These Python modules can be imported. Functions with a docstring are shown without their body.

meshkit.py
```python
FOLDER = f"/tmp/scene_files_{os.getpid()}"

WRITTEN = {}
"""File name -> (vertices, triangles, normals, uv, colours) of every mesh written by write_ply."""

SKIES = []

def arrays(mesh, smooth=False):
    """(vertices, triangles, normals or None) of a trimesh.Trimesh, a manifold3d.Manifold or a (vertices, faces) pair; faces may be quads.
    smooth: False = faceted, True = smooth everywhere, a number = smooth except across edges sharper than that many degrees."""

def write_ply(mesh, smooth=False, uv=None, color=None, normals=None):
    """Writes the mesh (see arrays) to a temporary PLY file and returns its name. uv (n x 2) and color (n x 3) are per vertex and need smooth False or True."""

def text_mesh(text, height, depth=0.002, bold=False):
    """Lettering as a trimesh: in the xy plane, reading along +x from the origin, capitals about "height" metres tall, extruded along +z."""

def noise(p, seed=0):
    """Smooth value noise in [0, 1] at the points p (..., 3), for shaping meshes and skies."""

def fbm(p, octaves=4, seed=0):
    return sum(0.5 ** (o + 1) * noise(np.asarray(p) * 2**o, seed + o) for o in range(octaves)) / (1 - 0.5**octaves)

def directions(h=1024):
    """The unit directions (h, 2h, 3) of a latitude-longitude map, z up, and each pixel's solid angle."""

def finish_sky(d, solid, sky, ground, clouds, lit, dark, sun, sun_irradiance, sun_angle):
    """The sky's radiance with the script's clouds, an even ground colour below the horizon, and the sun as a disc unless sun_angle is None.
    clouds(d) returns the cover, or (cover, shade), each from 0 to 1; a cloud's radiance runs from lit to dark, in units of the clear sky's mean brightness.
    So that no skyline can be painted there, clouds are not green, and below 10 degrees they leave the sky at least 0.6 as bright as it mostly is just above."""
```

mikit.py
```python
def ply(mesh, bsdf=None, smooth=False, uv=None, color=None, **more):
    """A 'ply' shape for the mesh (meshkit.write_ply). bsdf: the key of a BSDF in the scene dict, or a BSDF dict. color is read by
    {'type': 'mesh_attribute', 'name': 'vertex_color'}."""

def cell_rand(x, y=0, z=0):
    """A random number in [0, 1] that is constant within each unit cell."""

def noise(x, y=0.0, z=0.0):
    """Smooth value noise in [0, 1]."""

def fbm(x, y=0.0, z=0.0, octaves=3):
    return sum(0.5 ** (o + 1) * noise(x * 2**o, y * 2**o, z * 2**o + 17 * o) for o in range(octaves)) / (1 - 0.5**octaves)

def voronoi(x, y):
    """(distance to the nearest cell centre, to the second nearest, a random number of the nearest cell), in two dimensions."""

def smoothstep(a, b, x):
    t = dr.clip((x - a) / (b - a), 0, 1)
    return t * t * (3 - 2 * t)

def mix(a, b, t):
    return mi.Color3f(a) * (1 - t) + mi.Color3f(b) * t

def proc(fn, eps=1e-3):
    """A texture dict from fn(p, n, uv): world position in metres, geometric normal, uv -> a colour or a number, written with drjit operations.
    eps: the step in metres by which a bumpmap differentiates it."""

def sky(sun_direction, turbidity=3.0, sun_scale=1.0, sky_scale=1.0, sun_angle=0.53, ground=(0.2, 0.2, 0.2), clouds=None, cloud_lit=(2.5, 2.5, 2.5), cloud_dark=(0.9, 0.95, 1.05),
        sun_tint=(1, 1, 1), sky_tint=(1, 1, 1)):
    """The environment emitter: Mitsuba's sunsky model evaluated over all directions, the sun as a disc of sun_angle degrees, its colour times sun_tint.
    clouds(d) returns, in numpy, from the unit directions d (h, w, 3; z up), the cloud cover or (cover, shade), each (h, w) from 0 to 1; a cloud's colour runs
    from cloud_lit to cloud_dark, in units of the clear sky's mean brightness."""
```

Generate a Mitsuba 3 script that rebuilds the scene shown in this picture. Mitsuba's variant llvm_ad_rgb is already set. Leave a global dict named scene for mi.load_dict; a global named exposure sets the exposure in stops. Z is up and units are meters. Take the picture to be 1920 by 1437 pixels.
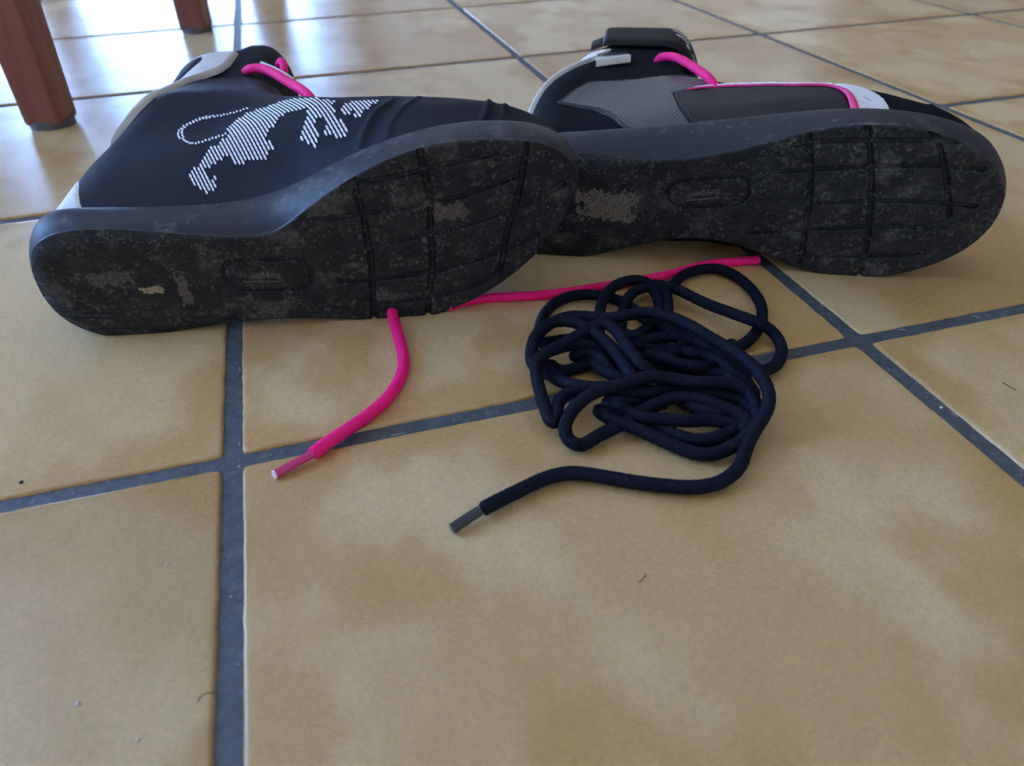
import math, random
import numpy as np, trimesh, mitsuba as mi, drjit as dr
import mikit, meshkit
from mikit import noise, fbm, smoothstep, mix, cell_rand
from shapely.geometry import Polygon, LineString, Point, box as sbox
from shapely.ops import unary_union
T = mi.ScalarTransform4f
random.seed(7); rng = np.random.default_rng(7)
scene, labels = {}, {}

# ------------------------------------------------------------------ camera, sky, exposure
CAM = np.array([0.05255, -0.27051, 0.21887])
FWD = np.array([0.208973, 0.778488, -0.591850])
UP = np.array([0.179941, 0.564268, 0.805744])
scene['camera'] = {'type': 'thinlens', 'fov': 67.38, 'fov_axis': 'x', 'aperture_radius': 0.0011, 'focus_distance': 0.40,
                   'near_clip': 0.01, 'far_clip': 100.0,
                   'to_world': T().look_at(origin=CAM.tolist(), target=(CAM + FWD).tolist(), up=UP.tolist())}
scene['sky'] = mikit.sky([0.5, -0.6, 0.62], turbidity=3.0, sun_scale=0.12, sky_scale=1.0, ground=(0.70, 0.69, 0.66), sky_tint=(0.90, 1.0, 1.24))
exposure = 6.25

# ------------------------------------------------------------------ helpers
def obj(key, mesh, bsdf, smooth=False, kind=None, label=None, cat=None, group=None, **kw):
    base, n = key, 1
    while key in scene:
        key = f'{base}_{n:03d}'; n += 1
    scene[key] = mikit.ply(mesh, bsdf, smooth=smooth, **kw)
    tag(key, label, cat, group, kind)
    return key
def tag(key, label=None, cat=None, group=None, kind=None):
    d = {k: v for k, v in (('label', label), ('category', cat), ('group', group), ('kind', kind)) if v}
    if d: labels[key] = d
def cat_mesh(ms): return trimesh.util.concatenate([m if isinstance(m, trimesh.Trimesh) else tm(*m) for m in ms])
def tm(v, f):
    f = np.asarray(f)
    if f.shape[1] == 4: f = np.vstack([f[:, [0, 1, 2]], f[:, [0, 2, 3]]])
    return trimesh.Trimesh(np.asarray(v, float), f, process=False)
def box(lo, hi, bevel=0.0):
    lo, hi = np.asarray(lo, float), np.asarray(hi, float)
    if not bevel:
        b = trimesh.creation.box(extents=hi - lo); b.apply_translation((lo + hi) / 2); return b
    pts = []
    for k in range(3):
        a, c = lo + bevel, hi - bevel
        a[k], c[k] = lo[k], hi[k]
        pts += [[(a, c)[i][0], (a, c)[j][1], (a, c)[l][2]] for i in (0, 1) for j in (0, 1) for l in (0, 1)]
    return trimesh.convex.convex_hull(np.array(pts))
def spline(pts, step):
    from scipy.interpolate import CubicSpline
    p = np.array(pts, float)
    t = np.r_[0, np.cumsum(np.sqrt(np.linalg.norm(np.diff(p, axis=0), axis=1)))]
    c = CubicSpline(t, p)(np.linspace(0, t[-1], 40 * len(p)))
    s = np.r_[0, np.cumsum(np.linalg.norm(np.diff(c, axis=0), axis=1))]
    u = np.linspace(0, s[-1], max(4, int(s[-1] / step)))
    return np.stack([np.interp(u, s, c[:, k]) for k in range(3)], 1)
def tube(path, r, sides=14, squash=1.0, braid=0.0, pitch=0.0, caps=True, strands=6):
    """a tube along the path (n, 3); r a number or one per point; braid: height of the woven relief"""
    p = np.asarray(path, float); n = len(p)
    t = np.gradient(p, axis=0); t /= np.linalg.norm(t, axis=1, keepdims=True) + 1e-12
    s = np.r_[0, np.cumsum(np.linalg.norm(np.diff(p, axis=0), axis=1))]
    a = np.cross(t[0], [0, 0, 1.0]); a = a if np.linalg.norm(a) > 1e-6 else np.array([1.0, 0, 0])
    A = np.zeros_like(p); a /= np.linalg.norm(a)
    for i in range(n):
        a = a - t[i] * (a @ t[i]); a /= np.linalg.norm(a); A[i] = a
    B = np.cross(t, A)
    # keep the second axis near the vertical so that a flattened lace lies flat
    th = np.linspace(0, 2 * np.pi, sides, endpoint=False)
    R = (np.ones(n) * r)[:, None] * np.ones(sides)[None]
    if braid:
        k = strands
        u = k * th[None] / 2 + s[:, None] * (2 * np.pi / pitch); v = k * th[None] / 2 - s[:, None] * (2 * np.pi / pitch)
        R = R + braid * (np.maximum(np.cos(u), np.cos(v)) - 0.4) + braid * 0.35 * (rng.random(R.shape) - 0.5)
    V = p[:, None] + R[..., None] * (np.cos(th)[None, :, None] * A[:, None] + squash * np.sin(th)[None, :, None] * B[:, None])
    V, F = loft(V)
    F = [list(q) for q in F]
    m = tm(V, np.array(F))
    if caps:
        c = len(V); V2 = np.vstack([m.vertices, p[0] - t[0] * np.min(r) * 0.15, p[-1] + t[-1] * np.min(r) * 0.15])
        f2 = [[(i + 1) % sides, i, c] for i in range(sides)] + [[(n - 1) * sides + i, (n - 1) * sides + (i + 1) % sides, c + 1] for i in range(sides)]
        m = trimesh.Trimesh(V2, np.vstack([m.faces, f2]), process=False)
    return m
def col(c): return {'type': 'rgb', 'value': list(c)}
def principled(color, rough=0.5, spec=0.5, **kw):
    d = {'type': 'principled', 'base_color': color if isinstance(color, dict) else col(color), 'roughness': rough, 'specular': spec}
    d.update(kw)
    return {'type': 'twosided', 'bsdf': d}
def bumped(bsdf, fn, eps=3e-4):
    inner = bsdf['bsdf'] if bsdf['type'] == 'twosided' else bsdf
    return {'type': 'twosided', 'bsdf': {'type': 'bumpmap', 'tex': mikit.proc(fn, eps), 'scale': 1.0, 'nested': inner}}

TILE = 0.31
# ------------------------------------------------------------------ materials
def tile_color(p, n, uv):
    u, v = p.x / TILE, p.y / TILE
    i, j = dr.floor(u), dr.floor(v)
    fu, fv = u - i, v - j
    e = dr.minimum(dr.minimum(fu, 1 - fu), dr.minimum(fv, 1 - fv)) * TILE
    r1, r2 = cell_rand(i, j, 1), cell_rand(i, j, 2)
    ox, oy = r1 * 40, r2 * 40
    cloud = fbm(p.x * 14 + ox, p.y * 9 + oy, 0.0, 4)
    flame = fbm(p.x * 26 + oy, p.y * 20 + ox, 3.0, 4)
    grain = fbm(p.x * 900, p.y * 900, 0.0, 2)
    base = mix((0.465, 0.298, 0.126), (0.545, 0.385, 0.190), smoothstep(0.36, 0.66, cloud))
    base = mix(base, mi.Color3f(0.405, 0.215, 0.066), 0.62 * smoothstep(0.50, 0.78, flame + 0.30 * smoothstep(0.055, 0.008, e + 0.03 * cloud)))
    base = base * mix((1.0, 0.985, 0.95), (1.0, 1.01, 1.06), r2)      # every tile is fired a little differently
    base = base * (0.93 + 0.14 * r1) * (0.90 + 0.20 * grain)
    pit = smoothstep(0.90, 0.97, noise(p.x * 1500, p.y * 1500, 5.0))
    return mix(base, mi.Color3f(0.20, 0.115, 0.05), 0.22 * pit)
def tile_bump(p, n, uv):
    return 2.2e-4 * fbm(p.x * 22, p.y * 22, 0.0, 2) + 2.2e-5 * noise(p.x * 420, p.y * 420, 0.0) + 1.1e-5 * noise(p.x * 1500, p.y * 1500, 0.0)
scene['tile_glaze'] = bumped(principled(mikit.proc(tile_color), 0.29, 0.42), tile_bump)
def grout_color(p, n, uv):
    g = fbm(p.x * 300, p.y * 300, 0.0, 3); s = noise(p.x * 900, p.y * 900, 1.0)
    return mix((0.040, 0.047, 0.056), (0.085, 0.095, 0.105), g) * (0.85 + 0.3 * s) + mi.Color3f(0.14) * smoothstep(0.93, 0.96, noise(p.x * 380, p.y * 380, 8.0))
scene['grout'] = bumped(principled(mikit.proc(grout_color), 0.55, 0.5), lambda p, n, uv: 3.5e-4 * fbm(p.x * 450, p.y * 450, 0.0, 3))
def dusty(p, dark, dust, amount, scale=60.0):
    a = fbm(p.x * scale, p.y * scale, p.z * scale, 4)
    b = noise(p.x * 620, p.y * 620, p.z * 620)
    c = noise(p.x * 260 + 5, p.y * 260, p.z * 260)
    m = smoothstep(0.56, 0.80, a) * (0.25 + 0.75 * b) + 0.55 * smoothstep(0.72, 0.90, c) * smoothstep(0.40, 0.62, a) + 0.9 * smoothstep(0.86, 0.93, b) * smoothstep(0.38, 0.60, a)
    return mix(dark, dust, dr.clip(m * amount, 0, 1))
scene['sidewall_rubber'] = bumped(principled(mikit.proc(lambda p, n, uv: dusty(p, mi.Color3f(0.0135, 0.0165, 0.0225), mi.Color3f(0.12, 0.12, 0.12), 0.50, 55.0)), 0.48, 0.45),
                                  lambda p, n, uv: 3e-5 * noise(p.x * 900, p.y * 900, p.z * 900))
scene['nylon'] = bumped(principled(mikit.proc(lambda p, n, uv: mix((0.0032, 0.0041, 0.0085), (0.0062, 0.0078, 0.0145), fbm(p.x * 220, p.y * 220, p.z * 220, 3))), 0.62, 0.22, sheen=0.06),
                        lambda p, n, uv: 4e-5 * noise(p.x * 1600, p.y * 1600, p.z * 1600))
scene['black_suede'] = bumped(principled(mikit.proc(lambda p, n, uv: mix((0.0035, 0.0040, 0.0055), (0.0078, 0.0083, 0.0100), fbm(p.x * 260, p.y * 260, p.z * 260, 3))), 0.9, 0.1, sheen=0.02),
                              lambda p, n, uv: 1e-4 * fbm(p.x * 900, p.y * 900, p.z * 900, 2))
scene['black_leather'] = bumped(principled(mikit.proc(lambda p, n, uv: mix((0.0065, 0.0075, 0.0085), (0.0105, 0.0118, 0.0130), fbm(p.x * 90, p.y * 90, p.z * 90, 3))), 0.46, 0.20),
                                lambda p, n, uv: 3e-5 * noise(p.x * 1300, p.y * 1300, p.z * 1300))
scene['dark_lining'] = principled((0.006, 0.007, 0.010), 0.85, 0.2)
scene['silver_fabric'] = bumped(principled(mikit.proc(lambda p, n, uv: mix((0.50, 0.49, 0.46), (0.62, 0.61, 0.58), fbm(p.x * 150, p.y * 150, p.z * 150, 3))), 0.5, 0.5),
                                lambda p, n, uv: 3e-5 * noise(p.x * 1500, p.y * 1500, p.z * 1500))
def white_skin(p, n, uv):
    a = fbm(p.x * 300, p.y * 300, p.z * 300, 3)
    return mix(mix((0.62, 0.61, 0.60), (0.72, 0.71, 0.70), a), mi.Color3f(0.25, 0.24, 0.23), 0.7 * smoothstep(0.66, 0.78, fbm(p.x * 420 + 7, p.y * 420, p.z * 420, 3)))
scene['white_leather'] = bumped(principled(mikit.proc(white_skin), 0.45, 0.5), lambda p, n, uv: 2e-5 * noise(p.x * 1200, p.y * 1200, p.z * 1200))
scene['print_white'] = principled((0.66, 0.67, 0.69), 0.5, 0.4)
scene['thread'] = principled((0.012, 0.013, 0.016), 0.6, 0.4)
scene['pink_lace'] = principled(mikit.proc(lambda p, n, uv: mix((0.80, 0.006, 0.150), (0.95, 0.018, 0.230), noise(p.x * 1500, p.y * 1500, p.z * 1500))), 0.65, 0.25, sheen=0.25)
scene['pink_skin'] = principled((0.66, 0.030, 0.17), 0.5, 0.4)
scene['pink_tip'] = principled((0.55, 0.020, 0.15), 0.22, 0.5, clearcoat=0.6, clearcoat_gloss=0.8)
scene['clear_end'] = principled((0.85, 0.70, 0.76), 0.2, 0.5)
scene['navy_cord'] = principled(mikit.proc(lambda p, n, uv: mix((0.0014, 0.0018, 0.0058), (0.0050, 0.0064, 0.0200), noise(p.x * 1300, p.y * 1300, p.z * 1300))), 0.70, 0.16, sheen=0.08)
scene['black_tip'] = principled((0.016, 0.018, 0.026), 0.25, 0.5, clearcoat=0.5, clearcoat_gloss=0.8)
def wood_color(p, n, uv):
    g = fbm(p.x * 160, p.y * 160, p.z * 9, 4)
    return mix((0.19, 0.058, 0.040), (0.235, 0.078, 0.052), smoothstep(0.3, 0.75, g))
scene['red_wood'] = bumped(principled(mikit.proc(wood_color), 0.38, 0.5), lambda p, n, uv: 8e-6 * fbm(p.x * 300, p.y * 300, p.z * 20, 2))
scene['brown_wood'] = principled(mikit.proc(lambda p, n, uv: mix((0.13, 0.075, 0.035), (0.22, 0.13, 0.065), fbm(p.x * 12, p.y * 60, p.z * 4, 4))), 0.45, 0.4)
scene['grey_plastic'] = principled((0.085, 0.085, 0.09), 0.5, 0.5)
scene['wall_paint'] = bumped(principled(mikit.proc(lambda p, n, uv: mix((0.84, 0.78, 0.68), (0.88, 0.82, 0.72), fbm(p.x * 3, p.y * 3, p.z * 3, 3))), 0.8, 0.3), lambda p, n, uv: 2e-4 * fbm(p.x * 120, p.y * 120, p.z * 120, 2), 1e-3)
scene['front_paint'] = principled((0.80, 0.73, 0.62), 0.8, 0.3)
scene['back_paint'] = principled((0.88, 0.89, 0.91), 0.8, 0.3)
scene['ceiling_paint'] = principled((0.90, 0.87, 0.80), 0.9, 0.2)
scene['white_frame'] = principled((0.72, 0.73, 0.74), 0.4, 0.5)
scene['window_glass'] = {'type': 'thindielectric'}
scene['dimming_glass'] = {'type': 'thindielectric', 'specular_transmittance': col((0.76, 0.80, 0.90))}  # tint added to dim the back window as the tiles mirror it
scene['skirting_tile'] = principled(mikit.proc(lambda p, n, uv: mix((0.33, 0.24, 0.13), (0.41, 0.32, 0.20), fbm(p.x * 20, p.y * 20, p.z * 20, 3))), 0.35, 0.5)

# ---- shoe shape (all lengths in millimetres in the shoe's own frame: X heel->toe, Y towards the side that faces up, Z from the tread to the collar)
from scipy.interpolate import splprep, splev, PchipInterpolator
def closed_loop(pts, n):
    """pts start at the heel tip, run along the upward side to the toe and back; n points, half of them on each side"""
    p = np.array(pts + [pts[0]], float)
    tck, _ = splprep(p.T, s=6.0, per=True, k=3)
    d = np.array(splev(np.linspace(0, 1, 4000, endpoint=False), tck)).T
    a, b = d[:, 0].argmin(), d[:, 0].argmax()
    d = np.roll(d, -a, 0); b = (b - a) % len(d); d = np.vstack([d, d[:1]])
    if d[b // 2, 1] < d[(b + len(d)) // 2, 1]:
        d = d[::-1]; b = len(d) - 1 - b
    def res(q, m):
        s = np.r_[0, np.cumsum(np.linalg.norm(np.diff(q, axis=0), axis=1))]
        t = np.linspace(0, s[-1], m, endpoint=False)
        return np.stack([np.interp(t, s, q[:, k]) for k in (0, 1)], 1)
    h = n // 2
    return np.vstack([res(d[:b + 1], h), res(d[b:], h)])

class Shoe:
    def __init__(s, spec):
        s.spec = spec
        o, e, v, n = (np.array(spec['frame'][k], float) for k in ('o', 'e', 'v', 'n'))
        s.o, s.M = o, np.stack([e, v, -n])
        s.N = 900
        s.tread = closed_loop(spec['tread'], s.N)
        s.top = closed_loop(spec['top'], s.N)
        h = s.N // 2
        from shapely.geometry import Polygon
        q = np.array(Polygon(s.top).buffer(-spec['inset'], quad_segs=32).exterior.coords)[:-1]
        a, b = q[:, 0].argmin(), q[:, 0].argmax()
        q = np.roll(q, -a, 0); b = (b - a) % len(q)
        up, lo = q[:b + 1], np.vstack([q[b:], q[:1]])[::-1]
        if up[:, 1].mean() < lo[:, 1].mean(): up, lo = lo, up
        s.xh, s.xt = q[:, 0].min(), q[:, 0].max()
        ux, ix = np.unique(up[:, 0], return_index=True); s.yup = lambda x: np.interp(x, ux, up[ix, 1])
        lx, jx = np.unique(lo[:, 0], return_index=True); s.ylo = lambda x: np.interp(x, lx, lo[jx, 1])
        P = lambda q: PchipInterpolator([a for a, b in q], [b for a, b in q], extrapolate=True)
        s.Xb = P([(20, s.xh)] + spec['back']); s.W = P(spec['half']); s.Yc = P(spec['lean']); s.Xf_ = P([(20, s.xt)] + spec['front'])
        s.ztop = spec['front'][-1][0]
    def Xf(s, z): return s.Xf_(z)
    def world(s, p):
        return s.o + (np.asarray(p, float) / 1000) @ s.M
    def local(s, p):
        return ((np.asarray(p, float) - s.o) @ s.M.T) * 1000
    def side(s, X, Z, hidden=False):
        """Y of the upper's surface"""
        X, Z = np.asarray(X, float), np.asarray(Z, float)
        z0, inset = 20.0, s.spec['inset']
        xb, xf = s.Xb(Z), s.Xf(Z)
        t = np.clip((X - xb) / (xf - xb), 0, 1)
        # the planform of the sole, stretched to this height
        xs = s.xh + t * (s.xt - s.xh)
        yu, yl = s.yup(xs), s.ylo(xs)
        c0, w0 = (yu + yl) / 2, np.maximum(yu - yl, 0) / 2
        # a free oval for the ankle
        dB, dF = np.maximum(X - xb, 0), np.maximum(xf - X, 0)
        lb, lf = 34.0, np.interp(Z, [20, 60, 100, 165], [70, 46, 28, 22])
        rnd = lambda d, l: np.sqrt(np.clip(1 - (1 - np.clip(d / l, 0, 1)) ** s.spec.get('pw', 2.6), 0, 1))
        foot = np.interp(X, s.spec['footx'], s.spec['foothalf'])
        ank = s.W(Z)
        k = np.clip((Z - 80) / 50, 0, 1); k = k * k * (3 - 2 * k)
        w1 = (foot * (1 - k) + ank * k) * rnd(dB, lb) * rnd(dF, lf)
        c1 = np.interp(X, s.spec['footx'], s.spec['footc']) * (1 - k) + s.Yc(Z) * k
        b = np.clip((Z - z0) / np.interp(X, [100, 170], [s.spec.get('blend', 26), 27]), 0, 1); b = b * b * (3 - 2 * b)
        bulge = s.spec.get('bulge', 0) * np.sin(np.pi * np.clip((Z - z0) / 40, 0, 1)) * rnd(dB, 60) * rnd(dF, 60)
        c, w = c0 * (1 - b) + c1 * b, w0 * (1 - b) + w1 * b + bulge
        return c - w if hidden else c + w
    def grid(s, nu=260, nv=150, zmax=None):
        """(u, v) -> X, Z over the side profile"""
        zm = zmax or s.ztop
        v = np.linspace(0, 1, nv); v = 1 - (1 - v) ** 1.0
        Z = 20 + (zm - 20) * v
        u = 0.5 - 0.5 * np.cos(np.pi * np.linspace(0, 1, nu))
        Zg = np.repeat(Z[:, None], nu, 1)
        Xg = s.Xb(Zg) + u[None] * (s.Xf(Zg) - s.Xb(Zg))
        return Xg, Zg
def loft(rings, close=True):
    """quads between successive rings (k, n, 3)"""
    k, n = rings.shape[:2]
    i = np.arange(n if close else n - 1); j = (i + 1) % n
    f = np.concatenate([np.stack([r * n + i, r * n + j, (r + 1) * n + j, (r + 1) * n + i], 1) for r in range(k - 1)])
    return rings.reshape(-1, 3), f


# ------------------------------------------------------------------ the room
X0, X1, Y0, Y1, H = -7 * TILE, 11 * TILE, -5 * TILE, 20 * TILE, 2.6
obj('floor', box((X0, Y0, -0.06), (X1, Y1, -0.012)), 'grout', kind='structure', label='tiled floor of square tan stoneware tiles with dark grey joints')
g = 46
gx, gy = np.meshgrid(np.linspace(X0, X1, 3), np.linspace(Y0, Y1, 3))
gv = np.stack([gx, gy, np.full_like(gx, -0.0013)], -1).reshape(-1, 3)
gf = np.array([[r * 3 + c, r * 3 + c + 1, (r + 1) * 3 + c + 1, (r + 1) * 3 + c] for r in range(2) for c in range(2)])
gl = obj('floor__grout', tm(gv, gf), 'grout', label='dark blue-grey grout in the joints')
def tile_mesh(i, j, seg, seed):
    r = np.random.default_rng(seed)
    gap = 0.0041
    lo, hi = np.array([i * TILE + gap, j * TILE + gap]), np.array([(i + 1) * TILE - gap, (j + 1) * TILE - gap])
    t = np.linspace(0, 1, seg, endpoint=False)
    ring = np.vstack([np.c_[lo[0] + t * (hi - lo)[0], np.full(seg, lo[1])], np.c_[np.full(seg, hi[0]), lo[1] + t * (hi - lo)[1]],
                      np.c_[hi[0] - t * (hi - lo)[0], np.full(seg, hi[1])], np.c_[np.full(seg, lo[0]), hi[1] - t * (hi - lo)[1]]])
    c = (lo + hi) / 2
    nrm = np.repeat(np.array([[0, -1], [1, 0], [0, 1], [-1, 0.0]]), seg, 0)
    if seg > 8:
        w = meshkit.fbm(np.c_[ring * 130, np.full(len(ring), seed * 3.7)], 3) - 0.5
        ring = ring + nrm * (w * 0.0011)[:, None]
        half = (hi - lo) / 2
        rel = ring - c; rr = 0.0022     # worn corners
        q = np.maximum(np.abs(rel) - (half - rr), 0); d = np.linalg.norm(q, axis=1)
        k = (q[:, 0] > 0) & (q[:, 1] > 0) & (d > rr)
        rel[k] = np.sign(rel[k]) * ((half - rr) + q[k] / d[k][:, None] * rr); ring = c + rel
    tilt = r.normal(0, 0.0006, 2); dz = r.normal(0, 0.00008)
    rings = []
    for inset, z in ((0, -0.006), (0, -0.0016), (0.00025, -0.0009), (0.0007, -0.00042), (0.0014, -0.00014), (0.0026, 0.0), (0.006, 0.0)):
        rel = ring - c
        q = c + rel * (1 - inset / (0.5 * (TILE - 2 * gap)))
        rings.append(np.c_[q, z + dz + (q - c) @ tilt])
    V, F = loft(np.array(rings))
    n = len(ring); V = np.vstack([V, [[*c, dz]]]); F = np.vstack([F[:, [0, 1, 2]], F[:, [0, 2, 3]]])
    last = (len(rings) - 1) * n
    F = np.vstack([F, [[last + a, last + (a + 1) % n, len(V) - 1] for a in range(n)]])
    return trimesh.Trimesh(V, F, process=False)
rest = []
for j in range(-5, 20):
    for i in range(-7, 11):
        shown = -4 <= i <= 6 and -3 <= j <= 8
        near = -2 <= i <= 3 and -3 <= j <= 2
        m = tile_mesh(i, j, 90 if near else 4, 1000 + i * 37 + j)
        if shown: obj('floor__tile', m, 'tile_glaze', smooth=50)
        else: rest.append(m)
obj('floor__outer_tile', cat_mesh(rest), 'tile_glaze', smooth=50, kind='stuff')
# walls: a wide glazed bay in the back wall, a plain wall to its right
WX0, WX1, WZ1 = -2.05, 0.34, 2.12
wt = 0.22
obj('wall_back', cat_mesh([box((WX1, Y1, 0), (X1 + wt, Y1 + wt, H)), box((X0 - wt, Y1, 0), (WX0, Y1 + wt, H)), box((WX0, Y1, WZ1), (WX1, Y1 + wt, H))]), 'back_paint', kind='structure')
LY0, LY1 = 0.2, 3.2
obj('wall_left', cat_mesh([box((X0 - wt, Y0, 0), (X0, LY0, H)), box((X0 - wt, LY1, 0), (X0, Y1, H)), box((X0 - wt, LY0, 2.3), (X0, LY1, H)), box((X0 - wt, LY0, 0), (X0, LY1, 0.55))]), 'wall_paint', kind='structure')
obj('wall_right', box((X1, Y0, 0), (X1 + wt, Y1, H)), 'wall_paint', kind='structure')
obj('wall_front', box((X0 - wt, Y0 - wt, 0), (X1 + wt, Y0, H)), 'front_paint', kind='structure')
obj('ceiling', box((X0 - wt, Y0 - wt, H), (X1 + wt, Y1 + wt, H + 0.2)), 'ceiling_paint', kind='structure')
obj('baseboard_back', box((WX1, Y1 - 0.012, 0), (X1, Y1, 0.075), 0.003), 'skirting_tile', kind='structure')
obj('baseboard_right', box((X1 - 0.012, Y0, 0), (X1, Y1 - 0.012, 0.075), 0.003), 'skirting_tile', kind='structure')
def window(key, axis, a0, a1, z0, z1, at, n, glass='window_glass'):
    fw = 0.055
    def put(u0, u1, w0, w1, d0, d1):
        return box((u0, at + d0, w0), (u1, at + d1, w1), 0.004) if axis == 'x' else box((at - d1, u0, w0), (at - d0, u1, w1), 0.004)
    tag(key, kind='structure')
    frame = [put(a0, a1, z0, z0 + fw, 0.06, 0.13), put(a0, a1, z1 - fw, z1, 0.06, 0.13), put(a0, a0 + fw, z0, z1, 0.06, 0.13), put(a1 - fw, a1, z0, z1, 0.06, 0.13)]
    obj(key + '__frame', cat_mesh(frame), 'white_frame')
    w = (a1 - a0) / n
    for k in range(1, n):
        obj(key + '__mullion', put(a0 + k * w - 0.045, a0 + k * w + 0.045, z0 + fw, z1 - fw, 0.06, 0.13), 'white_frame')
    for k in range(n):
        u0, u1 = a0 + k * w + 0.045, a0 + (k + 1) * w - 0.045
        q = np.array([[u0, at + 0.095, z0 + fw], [u1, at + 0.095, z0 + fw], [u1, at + 0.095, z1 - fw], [u0, at + 0.095, z1 - fw]])
        if axis == 'y': q = np.array([[at - 0.095, a, c] for a, _, c in q])
        obj(key + '__pane', tm(q, [[0, 1, 2, 3]]), glass)
window('window_1', 'x', WX0, WX1, 0.0, WZ1, Y1, 3, 'dimming_glass')
# shutter added to cut the upper window light out of the floor reflection
slats = [box((WX0 + 0.05, Y1 + 0.015, 1.56 + 0.045 * k), (WX1 - 0.05, Y1 + 0.028, 1.602 + 0.045 * k), 0.004) for k in range(12)]
obj('window_1__added_shutter', cat_mesh(slats), 'white_frame')
window('window_2', 'y', LY0, LY1, 0.55, 2.3, X0, 3)

# tall cupboard added out of view so its front darkens reflections on the right
tag('added_cupboard', 'long dark wooden cabinet, added out of view to darken the reflections in the tiles at the upper right', 'added_cupboard')
CX, CY0, CY1 = 2.75, -1.2, 3.35
obj('added_cupboard__body', cat_mesh([box((CX, CY0, 0.08), (X1 - 0.005, CY1, 2.15), 0.006), box((CX + 0.04, CY0 + 0.02, 0.0), (X1 - 0.01, CY1 - 0.02, 0.08))]), 'brown_wood')
dw = (CY1 - CY0) / 5
for k in range(5):
    d = obj('added_cupboard__door', box((CX - 0.02, CY0 + k * dw + 0.004, 0.10), (CX, CY0 + (k + 1) * dw - 0.004, 2.13), 0.004), 'brown_wood')
    obj(d + '__handle', box((CX - 0.045, CY0 + k * dw + 0.06, 1.0), (CX - 0.02, CY0 + k * dw + 0.075, 1.16), 0.004), 'grey_plastic')
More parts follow.
